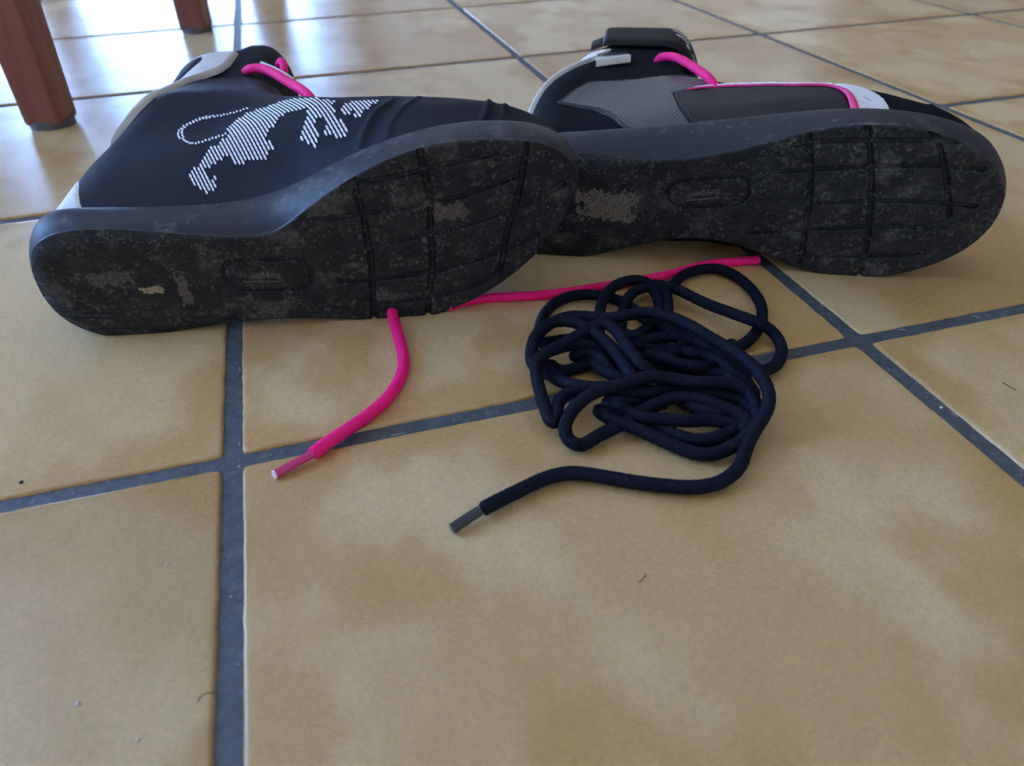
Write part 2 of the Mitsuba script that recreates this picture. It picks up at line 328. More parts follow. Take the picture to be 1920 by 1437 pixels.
# ------------------------------------------------------------------ chairs (only their legs reach into the picture)
def leg_mesh(x, y, yaw, z0, z1, w0, w1):
    c, s = math.cos(yaw), math.sin(yaw)
    rings = []
    for z, w in ((z0, w0 - 0.002), (z0 + 0.002, w0), (z0 + (z1 - z0) * 0.5, (w0 + w1) / 2), (z1, w1)):
        h, b = w / 2, 0.0035
        q = []
        for sx, sy in ((1, 1), (-1, 1), (-1, -1), (1, -1)):
            for a in range(4):
                an = math.atan2(sy, sx) + (a - 1.5) * math.radians(30)
                q.append((sx * (h - b) + b * math.cos(an), sy * (h - b) + b * math.sin(an)))
        rings.append([[x + c * u - s * v, y + s * u + c * v, z] for u, v in q])
    V, F = loft(np.array(rings)); n = 16
    V = np.vstack([V, [[x, y, z0]], [[x, y, z1]]]); F = np.vstack([F[:, [0, 1, 2]], F[:, [0, 2, 3]]])
    F = np.vstack([F, [[(a + 1) % n, a, len(V) - 2] for a in range(n)], [[3 * n + a, 3 * n + (a + 1) % n, len(V) - 1] for a in range(n)]])
    return trimesh.Trimesh(V, F, process=False)
def chair(key, corners, label, w0=0.034, w1=0.047):
    """corners: front-right, back-right, back-left, front-left feet on the floor"""
    tag(key, label, 'chair')
    P = [np.array(c, float) for c in corners]
    yaw = math.atan2(*(P[1] - P[0])[::-1]) - math.pi / 2
    for k, c in enumerate(P):
        top = 0.43 if k in (0, 3) else 0.90
        leg = obj(key + '__leg', leg_mesh(*c, yaw, 0.004, top, w0, w1), 'red_wood', smooth=40)
        g = trimesh.creation.cylinder(radius=w0 / 2 + 0.0025, height=0.007, sections=28); g.apply_translation([*c, 0.0035])
        obj(leg + '__glide', g, 'grey_plastic', smooth=40, label='grey plastic foot glide')
    ex = (P[0] - P[3]); ex /= np.linalg.norm(ex); ey = (P[1] - P[0]); ey /= np.linalg.norm(ey)
    W, D = np.linalg.norm(P[0] - P[3]), np.linalg.norm(P[1] - P[0]); c0 = sum(P) / 4
    def slab(w, d, z0, z1, oy=0, bevel=0.006):
        b = box((-w / 2, -d / 2, z0), (w / 2, d / 2, z1), bevel)
        M = np.eye(4); M[:2, 0], M[:2, 1] = ex, ey; M[:2, 3] = c0 + ey * oy
        b.apply_transform(M); return b
    obj(key + '__seat', slab(W + 0.05, D + 0.05, 0.43, 0.456, 0, 0.010), 'red_wood')
    for s in (-1, 1):
        obj(key + '__rail', slab(W - 0.04, 0.020, 0.365, 0.43, s * D / 2, 0.003), 'red_wood')
    for z in (0.60, 0.72, 0.84):
        obj(key + '__back_slat', slab(W - 0.03, 0.018, z, z + 0.05, D / 2, 0.004), 'red_wood')
chair('chair', [(-0.164, 0.5365), (-0.052, 0.9085), (-0.425, 1.020), (-0.537, 0.648)], 'reddish-brown wooden chair at the upper left, its two square legs standing on the tiles')
chair('chair_001', [(0.045, 1.37), (0.255, 1.77), (-0.135, 1.95), (-0.355, 1.545)], 'reddish-brown wooden chair behind the first chair, seen only as leg reflections in the glossy tiles', 0.050, 0.058)

# ------------------------------------------------------------------ shoes
SPEC = {'L': {"tread":[[-35.5,32],[-34.5,44],[-31,52.1],[-25.6,56.9],[-19.5,59.7],[-10.5,61.9],[-4.7,62.5],[6.4,62],[22.6,60.6],[41.5,58.3],[58.7,55.9],[80.3,54],[91.1,57.9],[100.6,62.8],[109.8,69.3],[119.3,75.6],[131.3,82.8],[140.7,87.1],[149.8,90.7],[165.8,95],[182.6,96.8],[200,96.3],[211.9,95.3],[224.8,92.0],[231,88.5],[236.7,82.9],[239.6,77],[240.8,70],[239.6,63],[235,54],[231,47],[224,38],[217,31],[208,22.5],[198,16],[188,9.5],[178,4.5],[168.5,1.3],[158.9,-0.8],[152,-1.4],[142,-1.2],[122.8,0.4],[104.2,2.8],[78.9,4.6],[59.8,5],[46.5,3.3],[30.3,1],[12.9,-0.9],[-2.9,-0.8],[-16.5,1.5],[-25.5,6.5],[-32.5,16]],"top":[[-38,32],[-36.5,46],[-32,57],[-24.9,64.3],[-8.7,64.9],[17.1,64],[38,63.8],[56.4,63.1],[70,64.2],[84,67.1],[98.3,71.6],[112.7,77.8],[126.9,83.4],[140.8,88.9],[154.5,93.5],[167.9,96.5],[181.1,97.9],[194.3,98.2],[207.6,97.5],[220.9,95.3],[227.9,92.5],[234.5,88.7],[240,83],[243,77],[243.8,70],[242.8,64],[239.5,57],[233.5,48],[226,37],[218.9,30.2],[209.3,21.7],[199.2,15],[189.2,8.2],[179.2,2.8],[168.9,-0.6],[158.9,-2.9],[152,-3.4],[142.3,-3.1],[122.8,-1.3],[104.2,1.2],[78.9,3.1],[59.8,3.4],[46.5,1.5],[30.3,-1],[12.9,-3.3],[-2.9,-3.2],[-17.5,-0.7],[-28,4.7],[-35,15]],"inset":3.5,"back":[[50,-35.5],[80,-36.0],[110,-16.7],[165,-1.1]],"front":[[40,242.8],[52,225.4],[60,203.9],[66,185.0],[75,152.4],[83,133.0],[92,123.7],[110,99.8],[130,88.1],[150,83.5],[165,72.1]],"half":[[20,33.0],[60,43.8],[110,39.4],[165,33.0]],"lean":[[20,32.5],[60,41.3],[110,48.9],[165,48.7]],"footx":[-40,0,50,80,110,150,200,250],"foothalf":[32.0,34.1,37.0,40.5,43.1,46.1,43.1,35.1],"footc":[33.0,36.1,42.0,46.5,52.1,52.1,57.1,65.1],"blend":60,"frame":{"o":[-0.05434,0.11932,0.0],"e":[0.98504,-0.1723,0.0],"v":[-0.00902,-0.05155,0.99863],"n":[-0.17207,-0.98369,-0.05234]}},
        'R': {"tread":[[-44,31],[-42.5,44],[-37,54],[-28,60.5],[-15,64.5],[6.7,66.3],[31.5,64.9],[55.6,65.6],[77.5,69.3],[92.7,73.1],[106.7,78.2],[122.3,83],[135,86.7],[150.5,88.4],[167.8,88.2],[183.1,86],[198,81.5],[210,75.5],[221,67],[227.5,58],[231,48],[231,40],[228.5,32],[225.5,25.5],[214,15.5],[201,7],[190,3.3],[174,-0.7],[155.8,-1],[145.8,0.4],[131,5],[116,9.5],[105,12.3],[88.1,17.5],[77.5,18.5],[65.1,18],[58.7,16.4],[48.3,13],[35.7,9.6],[23.3,5.3],[-0.7,-0.4],[-20,-1],[-32,4],[-39.5,14]],"top":[[-47,31],[-45,46],[-39,57],[-31,64],[-22,67.2],[-3.8,70.5],[29.5,74.5],[61.6,78.4],[92.4,82],[111.5,85.9],[128.8,88.4],[146.1,89.2],[166.8,89.1],[180.6,88.2],[198.5,84.7],[212.6,79.8],[221,73.5],[228,65],[232.8,56.3],[234.9,49.7],[235.5,41.5],[232.3,31],[229,24.6],[216.2,14],[203.5,5.7],[192.8,1.4],[175,-2.9],[155.8,-3.1],[145.8,-1.6],[130.3,3.1],[114.8,7.7],[104.6,10.6],[88.1,15.9],[77.5,17],[65.1,16.5],[58.7,14.8],[48.3,11.2],[35.7,7.9],[23.3,3.5],[-0.7,-2.3],[-22,-3.2],[-35,3],[-43,14]],"inset":3.5,"back":[[50,-41.0],[80,-42.2],[110,-40.9],[165,-22.3]],"front":[[40,234.0],[52,216.7],[60,196.0],[66,176.6],[75,146.1],[83,124.0],[92,109.0],[110,93.7],[130,79.1],[150,66.6],[165,64.3]],"half":[[20,33.0],[60,33.6],[100,33.4],[165,32.7]],"lean":[[20,33.1],[60,33.6],[100,39.2],[165,36.9]],"footx":[-40,0,50,80,110,150,200,250],"foothalf":[34.1,34.0,34.0,33.4,37.0,43.2,38.4,30.2],"footc":[33.1,34.0,42.0,45.4,47.0,45.2,46.5,46.3],"frame":{"o":[0.19949,0.13179,0.0],"e":[0.89686,-0.44232,0.0],"v":[-0.02315,-0.04694,0.99863],"n":[-0.44171,-0.89563,-0.05234]}}}
PAN = {"tail":[[66.7,96.3],[63.0,95.5],[58.3,95.3],[52.1,95.7],[46.0,96.3],[39.9,96.5],[34.6,94.5],[31.0,92.6],[29.3,89.7],[30.1,84.1],[34.1,76.0],[39.7,70.6],[45.5,70.2],[50.1,70.8],[54.7,70.6],[59.3,71.0]],"body":[[59.5,75.4],[62.2,82.9],[66.8,88.7],[72.2,89.5],[78.9,89.5],[85.4,91.2],[90.8,91.4],[98.1,87.0],[105.7,79.1],[112.9,71.9],[119.5,66.7],[117.7,63.1],[110.3,63.8],[105.3,67.1],[99.9,69.6],[93.3,70.4],[89.5,69.4],[85.8,64.8],[82.5,60.7],[79.5,58.4],[84.5,55.7],[85.5,53.0],[83.1,50.7],[81.9,48.4],[78.5,48.6],[74.2,49.9],[69.1,50.1],[64.8,49.2],[63.3,52.4],[65.1,55.1],[67.5,56.7],[65.1,56.9],[59.9,55.9],[55.6,54.2],[50.9,52.6],[48.1,49.7],[50.2,45.5],[52.2,43.0],[53.6,44.9],[55.1,36.8],[51.5,36.0],[50.1,35.4],[46.9,39.5],[44.0,42.2],[40.6,46.3],[42.5,50.5],[45.6,53.0],[48.1,56.7],[50.8,63.1],[54.1,63.4],[57.4,65.2],[60.1,70.4]],"fore":[[104.9,72.9],[113.0,68.7],[118.5,62.9],[120.5,53.4],[122.1,50.3],[126.0,47.4],[126.5,45.1],[125.0,42.6],[123.1,42.6],[119.6,44.9],[117.6,47.4],[114.4,47.4],[116.0,49.7],[116.6,51.1],[114.1,55.3],[110.9,56.9],[109.1,54.2],[108.6,51.3],[111.5,47.0],[109.7,44.7],[105.9,46.3],[103.5,49.2],[100.4,51.3],[102.2,53.4],[103.8,57.3],[105.8,62.7]],"head":[[124.6,55.7],[126.5,61.7],[129.6,63.1],[138.4,60.7],[144.0,58.8],[140.8,55.7],[137.9,53.6],[134.7,50.9],[132.3,49.7],[129.9,50.9],[132.3,52.2],[129.7,55.7],[127.4,53.2],[125.1,53.8]]}
CORD = {"tail":[[93.8,-64.1,4.0],[102.6,-60.6,3.6],[114.1,-56.8,3.6],[124.8,-53.9,3.6],[134.7,-54.3,3.6],[143.2,-58.4,3.6],[155.3,-65.9,3.6],[168.9,-73.0,3.6],[179.7,-76.9,3.6],[189.9,-76.9,3.6],[199.3,-73.1,4.5],[204.3,-68.4,5],[210.8,-61.0,6.5],[218.8,-54.8,9],[224.5,-50.8,13],[227.8,-45.5,16],[229.5,-36.9,18],[229.3,-26.4,19],[226.5,-13.0,19],[221.1,-0.3,20],[217.1,11.2,20],[212.5,22.0,19],[206.8,29.5,18],[200.0,33.0,17],[191.1,33.9,16],[183.2,36.9,15],[175.5,43.0,14],[167.5,46.7,13],[160.1,45.6,12],[151.9,39.7,12],[144.9,31.6,11],[141.9,25.7,9],[141.1,19.2,7],[146.3,12.4,5],[154.0,7.4,4]],"inner":[[146.2,19.3,4],[143.7,23.8,8],[142.8,26.4,12],[146.3,32.2,14],[152.2,36.8,16],[158.8,38.3,17],[164.7,36.4,17],[169.6,31.7,17],[173.7,25.3,16],[176.8,16.4,15],[178.6,6.8,14],[178.4,-3.9,14],[178.1,-12.9,14],[181.5,-16.4,10],[190.1,-18.5,6],[199.9,-22.7,5]],"apex":[[148.1,13.0,6],[145.3,17.6,9],[145.2,18.6,12],[149.9,18.8,14],[157.8,21.1,15],[167.2,25.2,16],[175.6,28.3,17],[181.0,27.5,18],[183.2,21.9,18],[183.3,12.3,18],[182.9,1.9,18],[183.9,-6.9,17],[186.1,-11.8,15],[193.4,-11.0,8],[201.1,-16.8,5],[210.7,-24.7,4]],"leftloop":[[174.4,17.9,10],[168.2,21.1,12],[161.2,21.7,13],[153.2,19.2,14],[146.3,17.2,14],[141.8,14.0,13],[138.5,5.9,12],[137.0,-3.4,10],[136.3,-12.6,8],[135.9,-21.5,6],[136.9,-25.1,5.5],[139.2,-22.5,6],[141.6,-15.3,7],[146.4,-9.8,8],[153.6,-8.6,9],[160.4,-10.3,10]],"front":[[191.1,-24.8,5],[182.4,-26.9,6],[174.0,-30.7,6],[166.4,-33.3,5.5],[157.0,-35.2,4.5],[148.6,-38.4,4],[143.1,-39.9,4],[139.9,-36.9,5],[138.9,-32.8,8],[141.5,-29.2,11],[147.0,-24.5,13],[152.8,-22.1,15],[160.0,-20.4,16],[167.6,-21.2,17],[176.4,-19.8,17],[184.2,-19.2,17],[191.6,-21.3,16],[199.1,-24.8,15],[207.1,-28.5,15],[216.4,-30.1,14],[221.7,-33.4,13],[224.3,-37.5,11],[223.9,-44.1,9],[219.8,-50.4,7],[212.3,-53.4,6]],"second":[[147.4,13.3,6],[148.3,2.1,8],[153.0,-6.0,10],[159.9,-11.5,11],[167.7,-14.6,11],[174.8,-19.3,11],[182.3,-22.9,11],[189.2,-21.3,10],[197.0,-21.1,9],[205.0,-26.8,9],[214.9,-30.4,8],[222.0,-36.1,7],[222.7,-43.2,6]],"lowfront":[[157.0,-23.3,8],[161.4,-30.8,7],[167.8,-36.6,6],[173.9,-42.8,5],[179.4,-49.8,4.5],[185.4,-56.8,4],[191.7,-61.1,4],[200.1,-61.4,4.5],[208.5,-59.1,5.5],[216.2,-54.8,7],[222.4,-49.3,9]],"mid":[[164.1,-17.2,4],[171.2,-25.4,4],[177.8,-34.4,4],[183.0,-42.2,4],[188.0,-48.6,4],[194.8,-52.4,4],[202.9,-52.3,4],[212.1,-49.1,4],[221.3,-43.6,4],[229.1,-35.5,4]],"mid2":[[166.7,-14.4,4],[171.3,-28.2,7],[175.5,-35.4,8],[184.0,-39.3,8],[193.7,-42.2,7],[203.6,-43.4,6],[210.1,-47.0,5],[218.4,-46.1,4]],"mid3":[[181.1,-29.3,9],[190.4,-28.3,10],[199.2,-30.5,10],[207.6,-36.6,9],[214.0,-43.1,8],[217.3,-49.6,7]],"arch1":[[182.0,36.9,4],[186.3,48.1,5],[190.3,57.5,7],[195.5,65.2,9],[204.0,73.1,10],[213.0,77.0,10],[220.2,76.2,10],[224.1,70.2,10],[224.2,61.1,9],[222.5,53.0,7],[217.6,42.9,5],[211.2,30.6,4]],"arch2":[[194.9,39.0,4],[199.3,48.8,5],[204.1,57.3,6],[210.0,65.0,7],[217.5,69.7,8],[223.4,68.6,9],[228.3,66.1,9],[228.7,57.8,9],[225.4,48.6,7],[219.5,37.4,5],[211.0,24.5,4]],"leftback":[[150.7,41.0,4],[156.4,56.3,4],[163.2,68.2,4],[172.9,77.2,4],[183.4,81.0,4],[191.7,78.6,4.5],[199.5,72.6,5],[205.4,66.6,4.5],[208.8,59.3,4],[211.1,50.0,4],[212.1,38.2,4],[209.8,21.9,4]],"rightback":[[227.3,65.7,4],[234.7,67.8,5],[241.5,74.0,5],[250.9,81.5,5],[262.9,85.5,4.5],[272.7,84.9,4],[278.6,77.3,4],[280.6,63.9,4],[279.1,48.7,4],[274.8,36.0,4],[267.9,24.9,4],[258.6,15.2,4],[248.6,8.6,4],[241.1,5.9,4],[233.2,5.5,4]],"strand":[[226.9,72.1,9],[230.7,68.1,9],[235.2,63.8,9],[238.2,58.3,9],[242.8,50.6,8],[247.2,41.4,8],[251.7,31.4,9],[255.0,20.4,11],[260.4,14.0,10],[266.0,10.3,6],[265.5,2.4,4],[259.6,-7.3,4],[251.4,-13.7,4],[244.4,-14.8,4],[239.2,-12.5,4],[234.4,-6.2,4]],"dark1":[[151.0,21.9,4],[156.1,13.4,4],[166.5,15.6,4],[173.8,11.7,5],[178.6,3.5,4],[183.6,-7.3,4]],"dark2":[[194.0,32.9,6],[198.0,26.8,8],[205.5,30.4,9],[208.8,32.3,10],[214.6,25.9,9],[218.6,15.8,6],[220.2,5.3,5],[224.6,-5.8,4],[230.0,-15.6,4],[231.9,-26.5,4]],"dark3":[[201.2,21.7,4],[208.1,14.9,5],[214.8,5.2,8],[222.8,-0.2,8],[226.6,-9.8,9],[228.6,-18.3,8],[230.2,-27.5,6]],"dark4":[[193.0,7.8,9],[198.8,3.0,10],[205.0,-4.4,10],[212.3,-9.3,9],[224.3,-5.9,6],[235.5,1.9,4],[243.8,10.9,4]],"dark5":[[162.1,19.3,8],[168.2,18.6,9],[172.5,13.0,9],[174.0,4.5,8],[174.6,-2.1,6],[174.7,-9.7,5]],"dark6":[[202.7,-0.3,5],[210.0,-5.3,5],[217.9,-10.5,5],[226.1,-14.6,6],[229.7,-22.4,7],[228.8,-34.8,8]],"fill1":[[195.7,24.8,5],[201.4,22.8,7],[208.5,20.2,9],[215.9,17.9,9],[221.4,11.7,8],[227.7,8.5,6],[227.6,0.1,5]],"fill2":[[210.2,34.1,4],[219.5,35.7,6],[222.2,23.6,8],[223.5,9.5,9],[227.4,2.4,9],[230.7,-4.1,8],[232.7,-12.8,7],[232.8,-20.5,5]],"fill3":[[191.6,7.5,4],[198.0,3.9,6],[206.5,5.0,8],[217.1,13.1,8],[222.3,26.8,6],[221.0,38.5,4]],"fill4":[[167.5,-12.4,5],[171.7,-20.1,7],[180.0,-21.7,8],[190.8,-21.5,8],[197.2,-30.6,7],[203.8,-38.5,7],[211.8,-40.9,6],[221.5,-40.3,5]],"fill5":[[167.5,29.6,4],[169.4,17.2,6],[170.3,7.1,7],[173.5,-0.7,8],[179.0,-6.4,8],[188.0,-7.6,6]],"fill6":[[224.6,-5.8,4],[226.0,-11.9,6],[226.2,-20.0,7],[228.0,-28.2,7],[228.1,-36.6,6],[222.0,-45.0,4]],"aglet":[[81.6,-68.7,2.4],[93.8,-64.1,4.0]],"pink1":[[84.1,95.0,4.0],[83.8,82.2,3.1],[83.7,69.6,3.1],[83.3,55.7,3.1],[81.9,43.8,3.1],[77.8,32.0,3.1],[71.7,21.5,3.1],[64.3,13.3,3.1],[54.4,5.2,3.1],[44.8,-1.4,3.1],[34.2,-9.7,3.1]],"pink2":[[114.4,91.0,4.0],[124.3,95.1,3.0],[136.3,95.5,2.8],[148.4,93.1,2.8],[168.2,89.1,2.8],[188.9,87.4,2.8],[197.2,87.3,2.8],[213.4,87.2,2.8],[240.8,88.2,2.8],[258.0,90.8,2.8],[270.8,92.8,2.8],[283.8,92.1,2.8],[297.4,89.3,3.0],[303.8,87.3,4.0]],"pinkaglet":[[34.2,-9.6,3.0],[17.8,-16.8,1.9]],"hair1":[[139.6,-111.1,0.4],[141.0,-110.6,0.4],[142.5,-109.6,0.4],[143.6,-108.1,0.4]],"hair2":[[-9.1,-113.9,0.4],[-8.2,-112.4,0.4],[-6.7,-111.8,0.4],[-4.2,-112.5,0.4]],"hair3":[[349.8,-52.7,0.4],[350.2,-56.3,0.4],[351.0,-59.6,0.4]],"crumb":[[-45.3,-104.1,0.4],[-84.7,11.7,0.4],[-15.5,22.8,0.4],[-25.9,-121.9,0.4],[-22.5,-53.7,0.4],[249.2,4.0,0.4],[309.2,-60.2,0.4]]}
def seg_dist(X, Y, pts):
    d = np.full(X.shape, 1e9); along = np.zeros(X.shape)
    pts = np.array(pts, float)
    for a, b in zip(pts[:-1], pts[1:]):
        ab = b - a; t = np.clip(((X - a[0]) * ab[0] + (Y - a[1]) * ab[1]) / (ab @ ab), 0, 1)
        d = np.minimum(d, np.hypot(X - a[0] - t * ab[0], Y - a[1] - t * ab[1]))
    return d
def smooth_line(pts, n=60):
    from scipy.interpolate import CubicSpline
    p = np.array(pts, float)
    if len(p) < 3: return p
    t = np.r_[0, np.cumsum(np.linalg.norm(np.diff(p, axis=0), axis=1))]
    return CubicSpline(t, p)(np.linspace(0, t[-1], n))
GROOVES = {
 'L': ([[(129.4,88),(130.8,79),(131.8,71.4),(133,63.4),(133.3,49.5),(133.6,38.2),(132.8,26),(131.8,15.1),(130.4,1)], [(162.6,99),(164.5,88.6),(165.6,77.9),(166.6,66.9),(166,55.5),(165.8,47),(164.5,28.9),(162,15.2),(160,-2)], [(214.8,99),(214.4,89.9),(213.1,81.4),(210.6,67.8),(208.2,58.7),(204.2,45.3),(202.1,32.4),(197.2,22)]],
       [[(126,78.5),(148.6,80.8),(162.9,83.2),(169,84.5),(183.1,86.8),(200.6,90.2)], [(107.3,61.1),(126,62.1),(146.7,64.1),(163.2,66.2),(180.8,68.7),(199.3,74.2),(211.8,77.9)], [(140,45.9),(163.8,48.7),(179.8,51.8),(186.3,53.6),(207,59.6),(225.1,66.8),(233.6,71)], [(116,25.0),(140.8,25.3),(164.4,27.3),(185.2,31.8),(199.5,36.1),(213.6,41.5),(220.6,44)], [(132.7,9.9),(148.5,10.3),(163,11.8),(177.5,14.2),(184.4,16.4),(195.1,20.9)]],
       [[(-35,26.6),(-11.1,25.6)], [(-31.2,20.5),(-18.1,19.4)], [(-30.9,18.5),(-11.2,16.3),(10.2,14.4)], [(-30,14.8),(-2.3,13)], [(-23.8,6.7),(1.5,4.7)]]),
 'R': ([[(122.2,88),(126.3,75.8),(129.6,61.7),(132.2,47),(133.5,31.5),(134.7,18.3),(134.9,5)], [(150.5,93),(156.2,77.1),(160.5,63.2),(164.8,43.7),(167.5,28.3),(168.3,22),(169,9.6),(169.8,-3)], [(181.5,89),(189.3,79.3),(196.5,64.9),(202.3,50.8),(206.1,40.1)]],
       [[(117.5,75.9),(125.8,77.8),(154.9,80.2),(186.1,81.4),(199.1,81.1)], [(112.7,61.4),(128.9,63.2),(158.4,66.1),(194,68.2),(206.9,67.6),(215.2,66.7)], [(137.3,44.4),(163.3,46.6),(187.4,47.9),(203.3,47.2),(217.9,45.8)], [(105,23.9),(134.2,27.8),(167.1,31.2),(191.8,32.5),(203.7,31.6)], [(136,10.2),(169.8,13.2),(196.5,15.8)]],
       [[(-40,26),(-15,25)], [(-36,19),(-14,17)], [(-30,10),(0,8)]])}
OVAL = {'L': ((80.0, 32.4), (22.0, 8.9), -3.5), 'R': (( 77.2, 47.3), (22.2, 8.3), 7.5)}
def oval_dist(X, Y, o):
    (cx, cy), (hl, hh), ang = o
    c, s = math.cos(math.radians(ang)), math.sin(math.radians(ang))
    x, y = (X - cx) * c + (Y - cy) * s, -(X - cx) * s + (Y - cy) * c
    qx = np.maximum(np.abs(x) - (hl - hh), 0)
    return np.hypot(qx, y) - hh
class Boot(Shoe):
    def to_mesh(s, V, F):
        """local millimetres -> world; the shoe's own frame is left-handed, so faces turn round"""
        F = np.asarray(F)
        if F.shape[1] == 4: F = np.vstack([F[:, [0, 1, 2]], F[:, [0, 2, 3]]])
        return trimesh.Trimesh(s.world(V), F[:, ::-1], process=False)
    def roll(s, X):
        """the sole curves up at the toe and the heel"""
        toe, heel = s.xt - 46, s.xh + 26
        return 3.2 * (np.maximum(X - toe, 0) / 46) ** 2 + 2.0 * (np.maximum(heel - X, 0) / 26) ** 2
    def tread_z(s, X, Y, which):
        z = s.roll(X)
        V, Hh, S = GROOVES[which]
        cut = lambda d, hw, dep: dep * np.clip((hw - d) / 0.55 + 0.5, 0, 1)
        g = np.zeros_like(X)
        for q in V: g = np.maximum(g, cut(seg_dist(X, Y, smooth_line(q)), 1.35, 2.4))
        for q in Hh: g = np.maximum(g, cut(seg_dist(X, Y, smooth_line(q)), 1.1, 2.0))
        for q in S: g = np.maximum(g, cut(seg_dist(X, Y, q), 0.45, 1.0))
        od = oval_dist(X, Y, OVAL[which])
        g = np.maximum(g, cut(np.abs(od), 0.95, 1.7))
        # round studs, worn flat in places
        fore = np.clip((X - (s.xh + 118)) / 10, 0, 1) * np.clip((od - 1.5) / 1.5, 0, 1)
        p = 4.3
        i = np.floor(X / p); xx = X - (i + 0.5) * p; jj = np.floor(Y / p + 0.5 * (i % 2)); yy = Y - (jj - 0.5 * (i % 2) + 0.5) * p
        hsh = np.modf(np.abs(np.sin(i * 12.9898 + jj * 78.233) * 43758.5453))[0]
        wear = meshkit.fbm(np.stack([X / 17, Y / 17, np.full_like(X, 3.0 if which == 'L' else 9.0)], -1), 3)
        r = np.hypot(xx, yy)
        stud = np.clip((1.75 - r) / 0.6, 0, 1)
        ringcut = np.clip(1 - np.abs(r - 1.5) / 0.42, 0, 1)
        bump = fore * (-0.42 * stud * (wear > 0.52) * (0.4 + 0.6 * hsh) + 0.38 * ringcut * (wear <= 0.52) * (hsh > 0.30) * np.clip((0.50 - wear) / 0.05, 0, 1))
        rough = 0.22 * (meshkit.fbm(np.stack([X / 2.2, Y / 2.2, np.full_like(X, 1.0)], -1), 3) - 0.5)
        return z + np.maximum(g, 0) + np.where(g > 0.3, 0, bump) + rough
    def sole(s, which):
        h = s.N // 2
        L = s.tread
        up, lo = L[:h + 1], np.vstack([L[h:], L[:1]])[::-1]
        nx, ny = 560, 200
        xs = L[:, 0].min() + (L[:, 0].max() - L[:, 0].min()) * (lambda t: 0.55 * (0.5 - 0.5 * np.cos(np.pi * t)) + 0.45 * t)(np.linspace(0, 1, nx))
        ou, ol = np.argsort(up[:, 0]), np.argsort(lo[:, 0])
        yu, yl = np.interp(xs, up[ou, 0], up[ou, 1]), np.interp(xs, lo[ol, 0], lo[ol, 1])
        t = np.linspace(0, 1, ny)
        X = np.repeat(xs[:, None], ny, 1); Y = yl[:, None] + (yu - yl)[:, None] * t[None]
        Z = s.tread_z(X, Y, which)
        # rounded edge: the last millimetre falls away
        e = np.minimum(Y - yl[:, None], yu[:, None] - Y); e = np.minimum(e, np.minimum(X - xs[0], xs[-1] - X) * 1.0)
        hr = np.clip((s.xh + 95 - X) / 60, 0, 1); er, ed = 1.0 + 10.0 * hr, 0.6 + 2.6 * hr
        Z = Z + ed * np.clip(1 - e / er, 0, 1) ** 2
        V1, F1 = loft(np.stack([X, Y, Z], -1), close=False)
        rings = []
        zt = s.roll(L[:, 0]) + 2.6 * np.clip((s.xh + 95 - L[:, 0]) / 60, 0, 1)
        heel = np.clip((s.xh + 110 - L[:, 0]) / 40, 0, 1)             # soft edge at the heel, a plate with a ledge under the ball
        for q, zz in ((0, 0.4), (0.02, 0.9), (0.06, 1.6), (0.20, 3.0), (0.42, 6.0), (0.65, 10.0), (0.84, 14.5), (0.95, 18.5), (1.0, 21.2)):
            xy = L + (s.top - L) * q
            c = xy.mean(0)
            bulge = 1.6 * math.sin(math.pi * min(1, zz / 22)) if zz > 2 else 0
            n = np.gradient(xy, axis=0); n = np.stack([n[:, 1], -n[:, 0]], 1); n /= np.linalg.norm(n, axis=1, keepdims=True)
            if ((xy + n - c) ** 2).sum() < ((xy - n - c) ** 2).sum(): n = -n
            rings.append(np.c_[xy + n * bulge * (0.35 + 0.65 * heel)[:, None], zt * (1 - zz / 24) + zz])
        for d, zz in ((0.5, 22.0), (1.4, 22.2), (3.0, 21.9), (4.5, 19.5)):
            n = np.gradient(s.top, axis=0); n = np.stack([n[:, 1], -n[:, 0]], 1); n /= np.linalg.norm(n, axis=1, keepdims=True)
            if ((s.top + n - s.top.mean(0)) ** 2).sum() < ((s.top - n - s.top.mean(0)) ** 2).sum(): n = -n
            rings.append(np.c_[s.top - n * d, np.full(len(L), zz)])
        V2, F2 = loft(np.array(rings))
        return s.to_mesh(V1, F1), s.to_mesh(V2, F2)
    def relief(s, X, Z):
        out = np.zeros_like(X)
        for pts, hgt, wid in s.spec.get('ridges', []):
            d = seg_dist(X, Z, smooth_line(pts)); out += hgt * np.exp(-(d / wid) ** 2)
        return out
    def upper(s):
        Zs = np.unique(np.r_[np.linspace(20, 40, 40), np.linspace(40, 100, 150), np.linspace(100, 165, 60)])
        nu = 240
        u = 0.5 - 0.5 * np.cos(np.pi * np.linspace(0, 1, nu))
        Zg = np.repeat(Zs[:, None], nu, 1); Xg = s.Xb(Zg) + u[None] * (s.Xf(Zg) - s.Xb(Zg))
        Yv, Yh = s.side(Xg, Zg), s.side(Xg, Zg, True)
        hb = s.spec.get('hidden_bulge', 0)
        Yh = Yh - hb * np.exp(-((Xg - 84) / 46) ** 4) * np.clip((Zg - 20) / 9, 0, 1) * np.clip((95 - Zg) / 40, 0, 1)
        Yh = np.maximum(Yh, 0.5 - Zg * 0.0523)
        Yv = Yv + s.relief(Xg, Zg) + 0.5 * (meshkit.fbm(np.stack([Xg / 26, Zg / 26, np.zeros_like(Xg)], -1), 3) - 0.5)
        R = np.concatenate([np.stack([Xg, Yv, Zg], -1), np.stack([Xg, Yh, Zg], -1)[:, -2:0:-1]], 1)
        V, F = loft(R)
        return s.to_mesh(V, F)
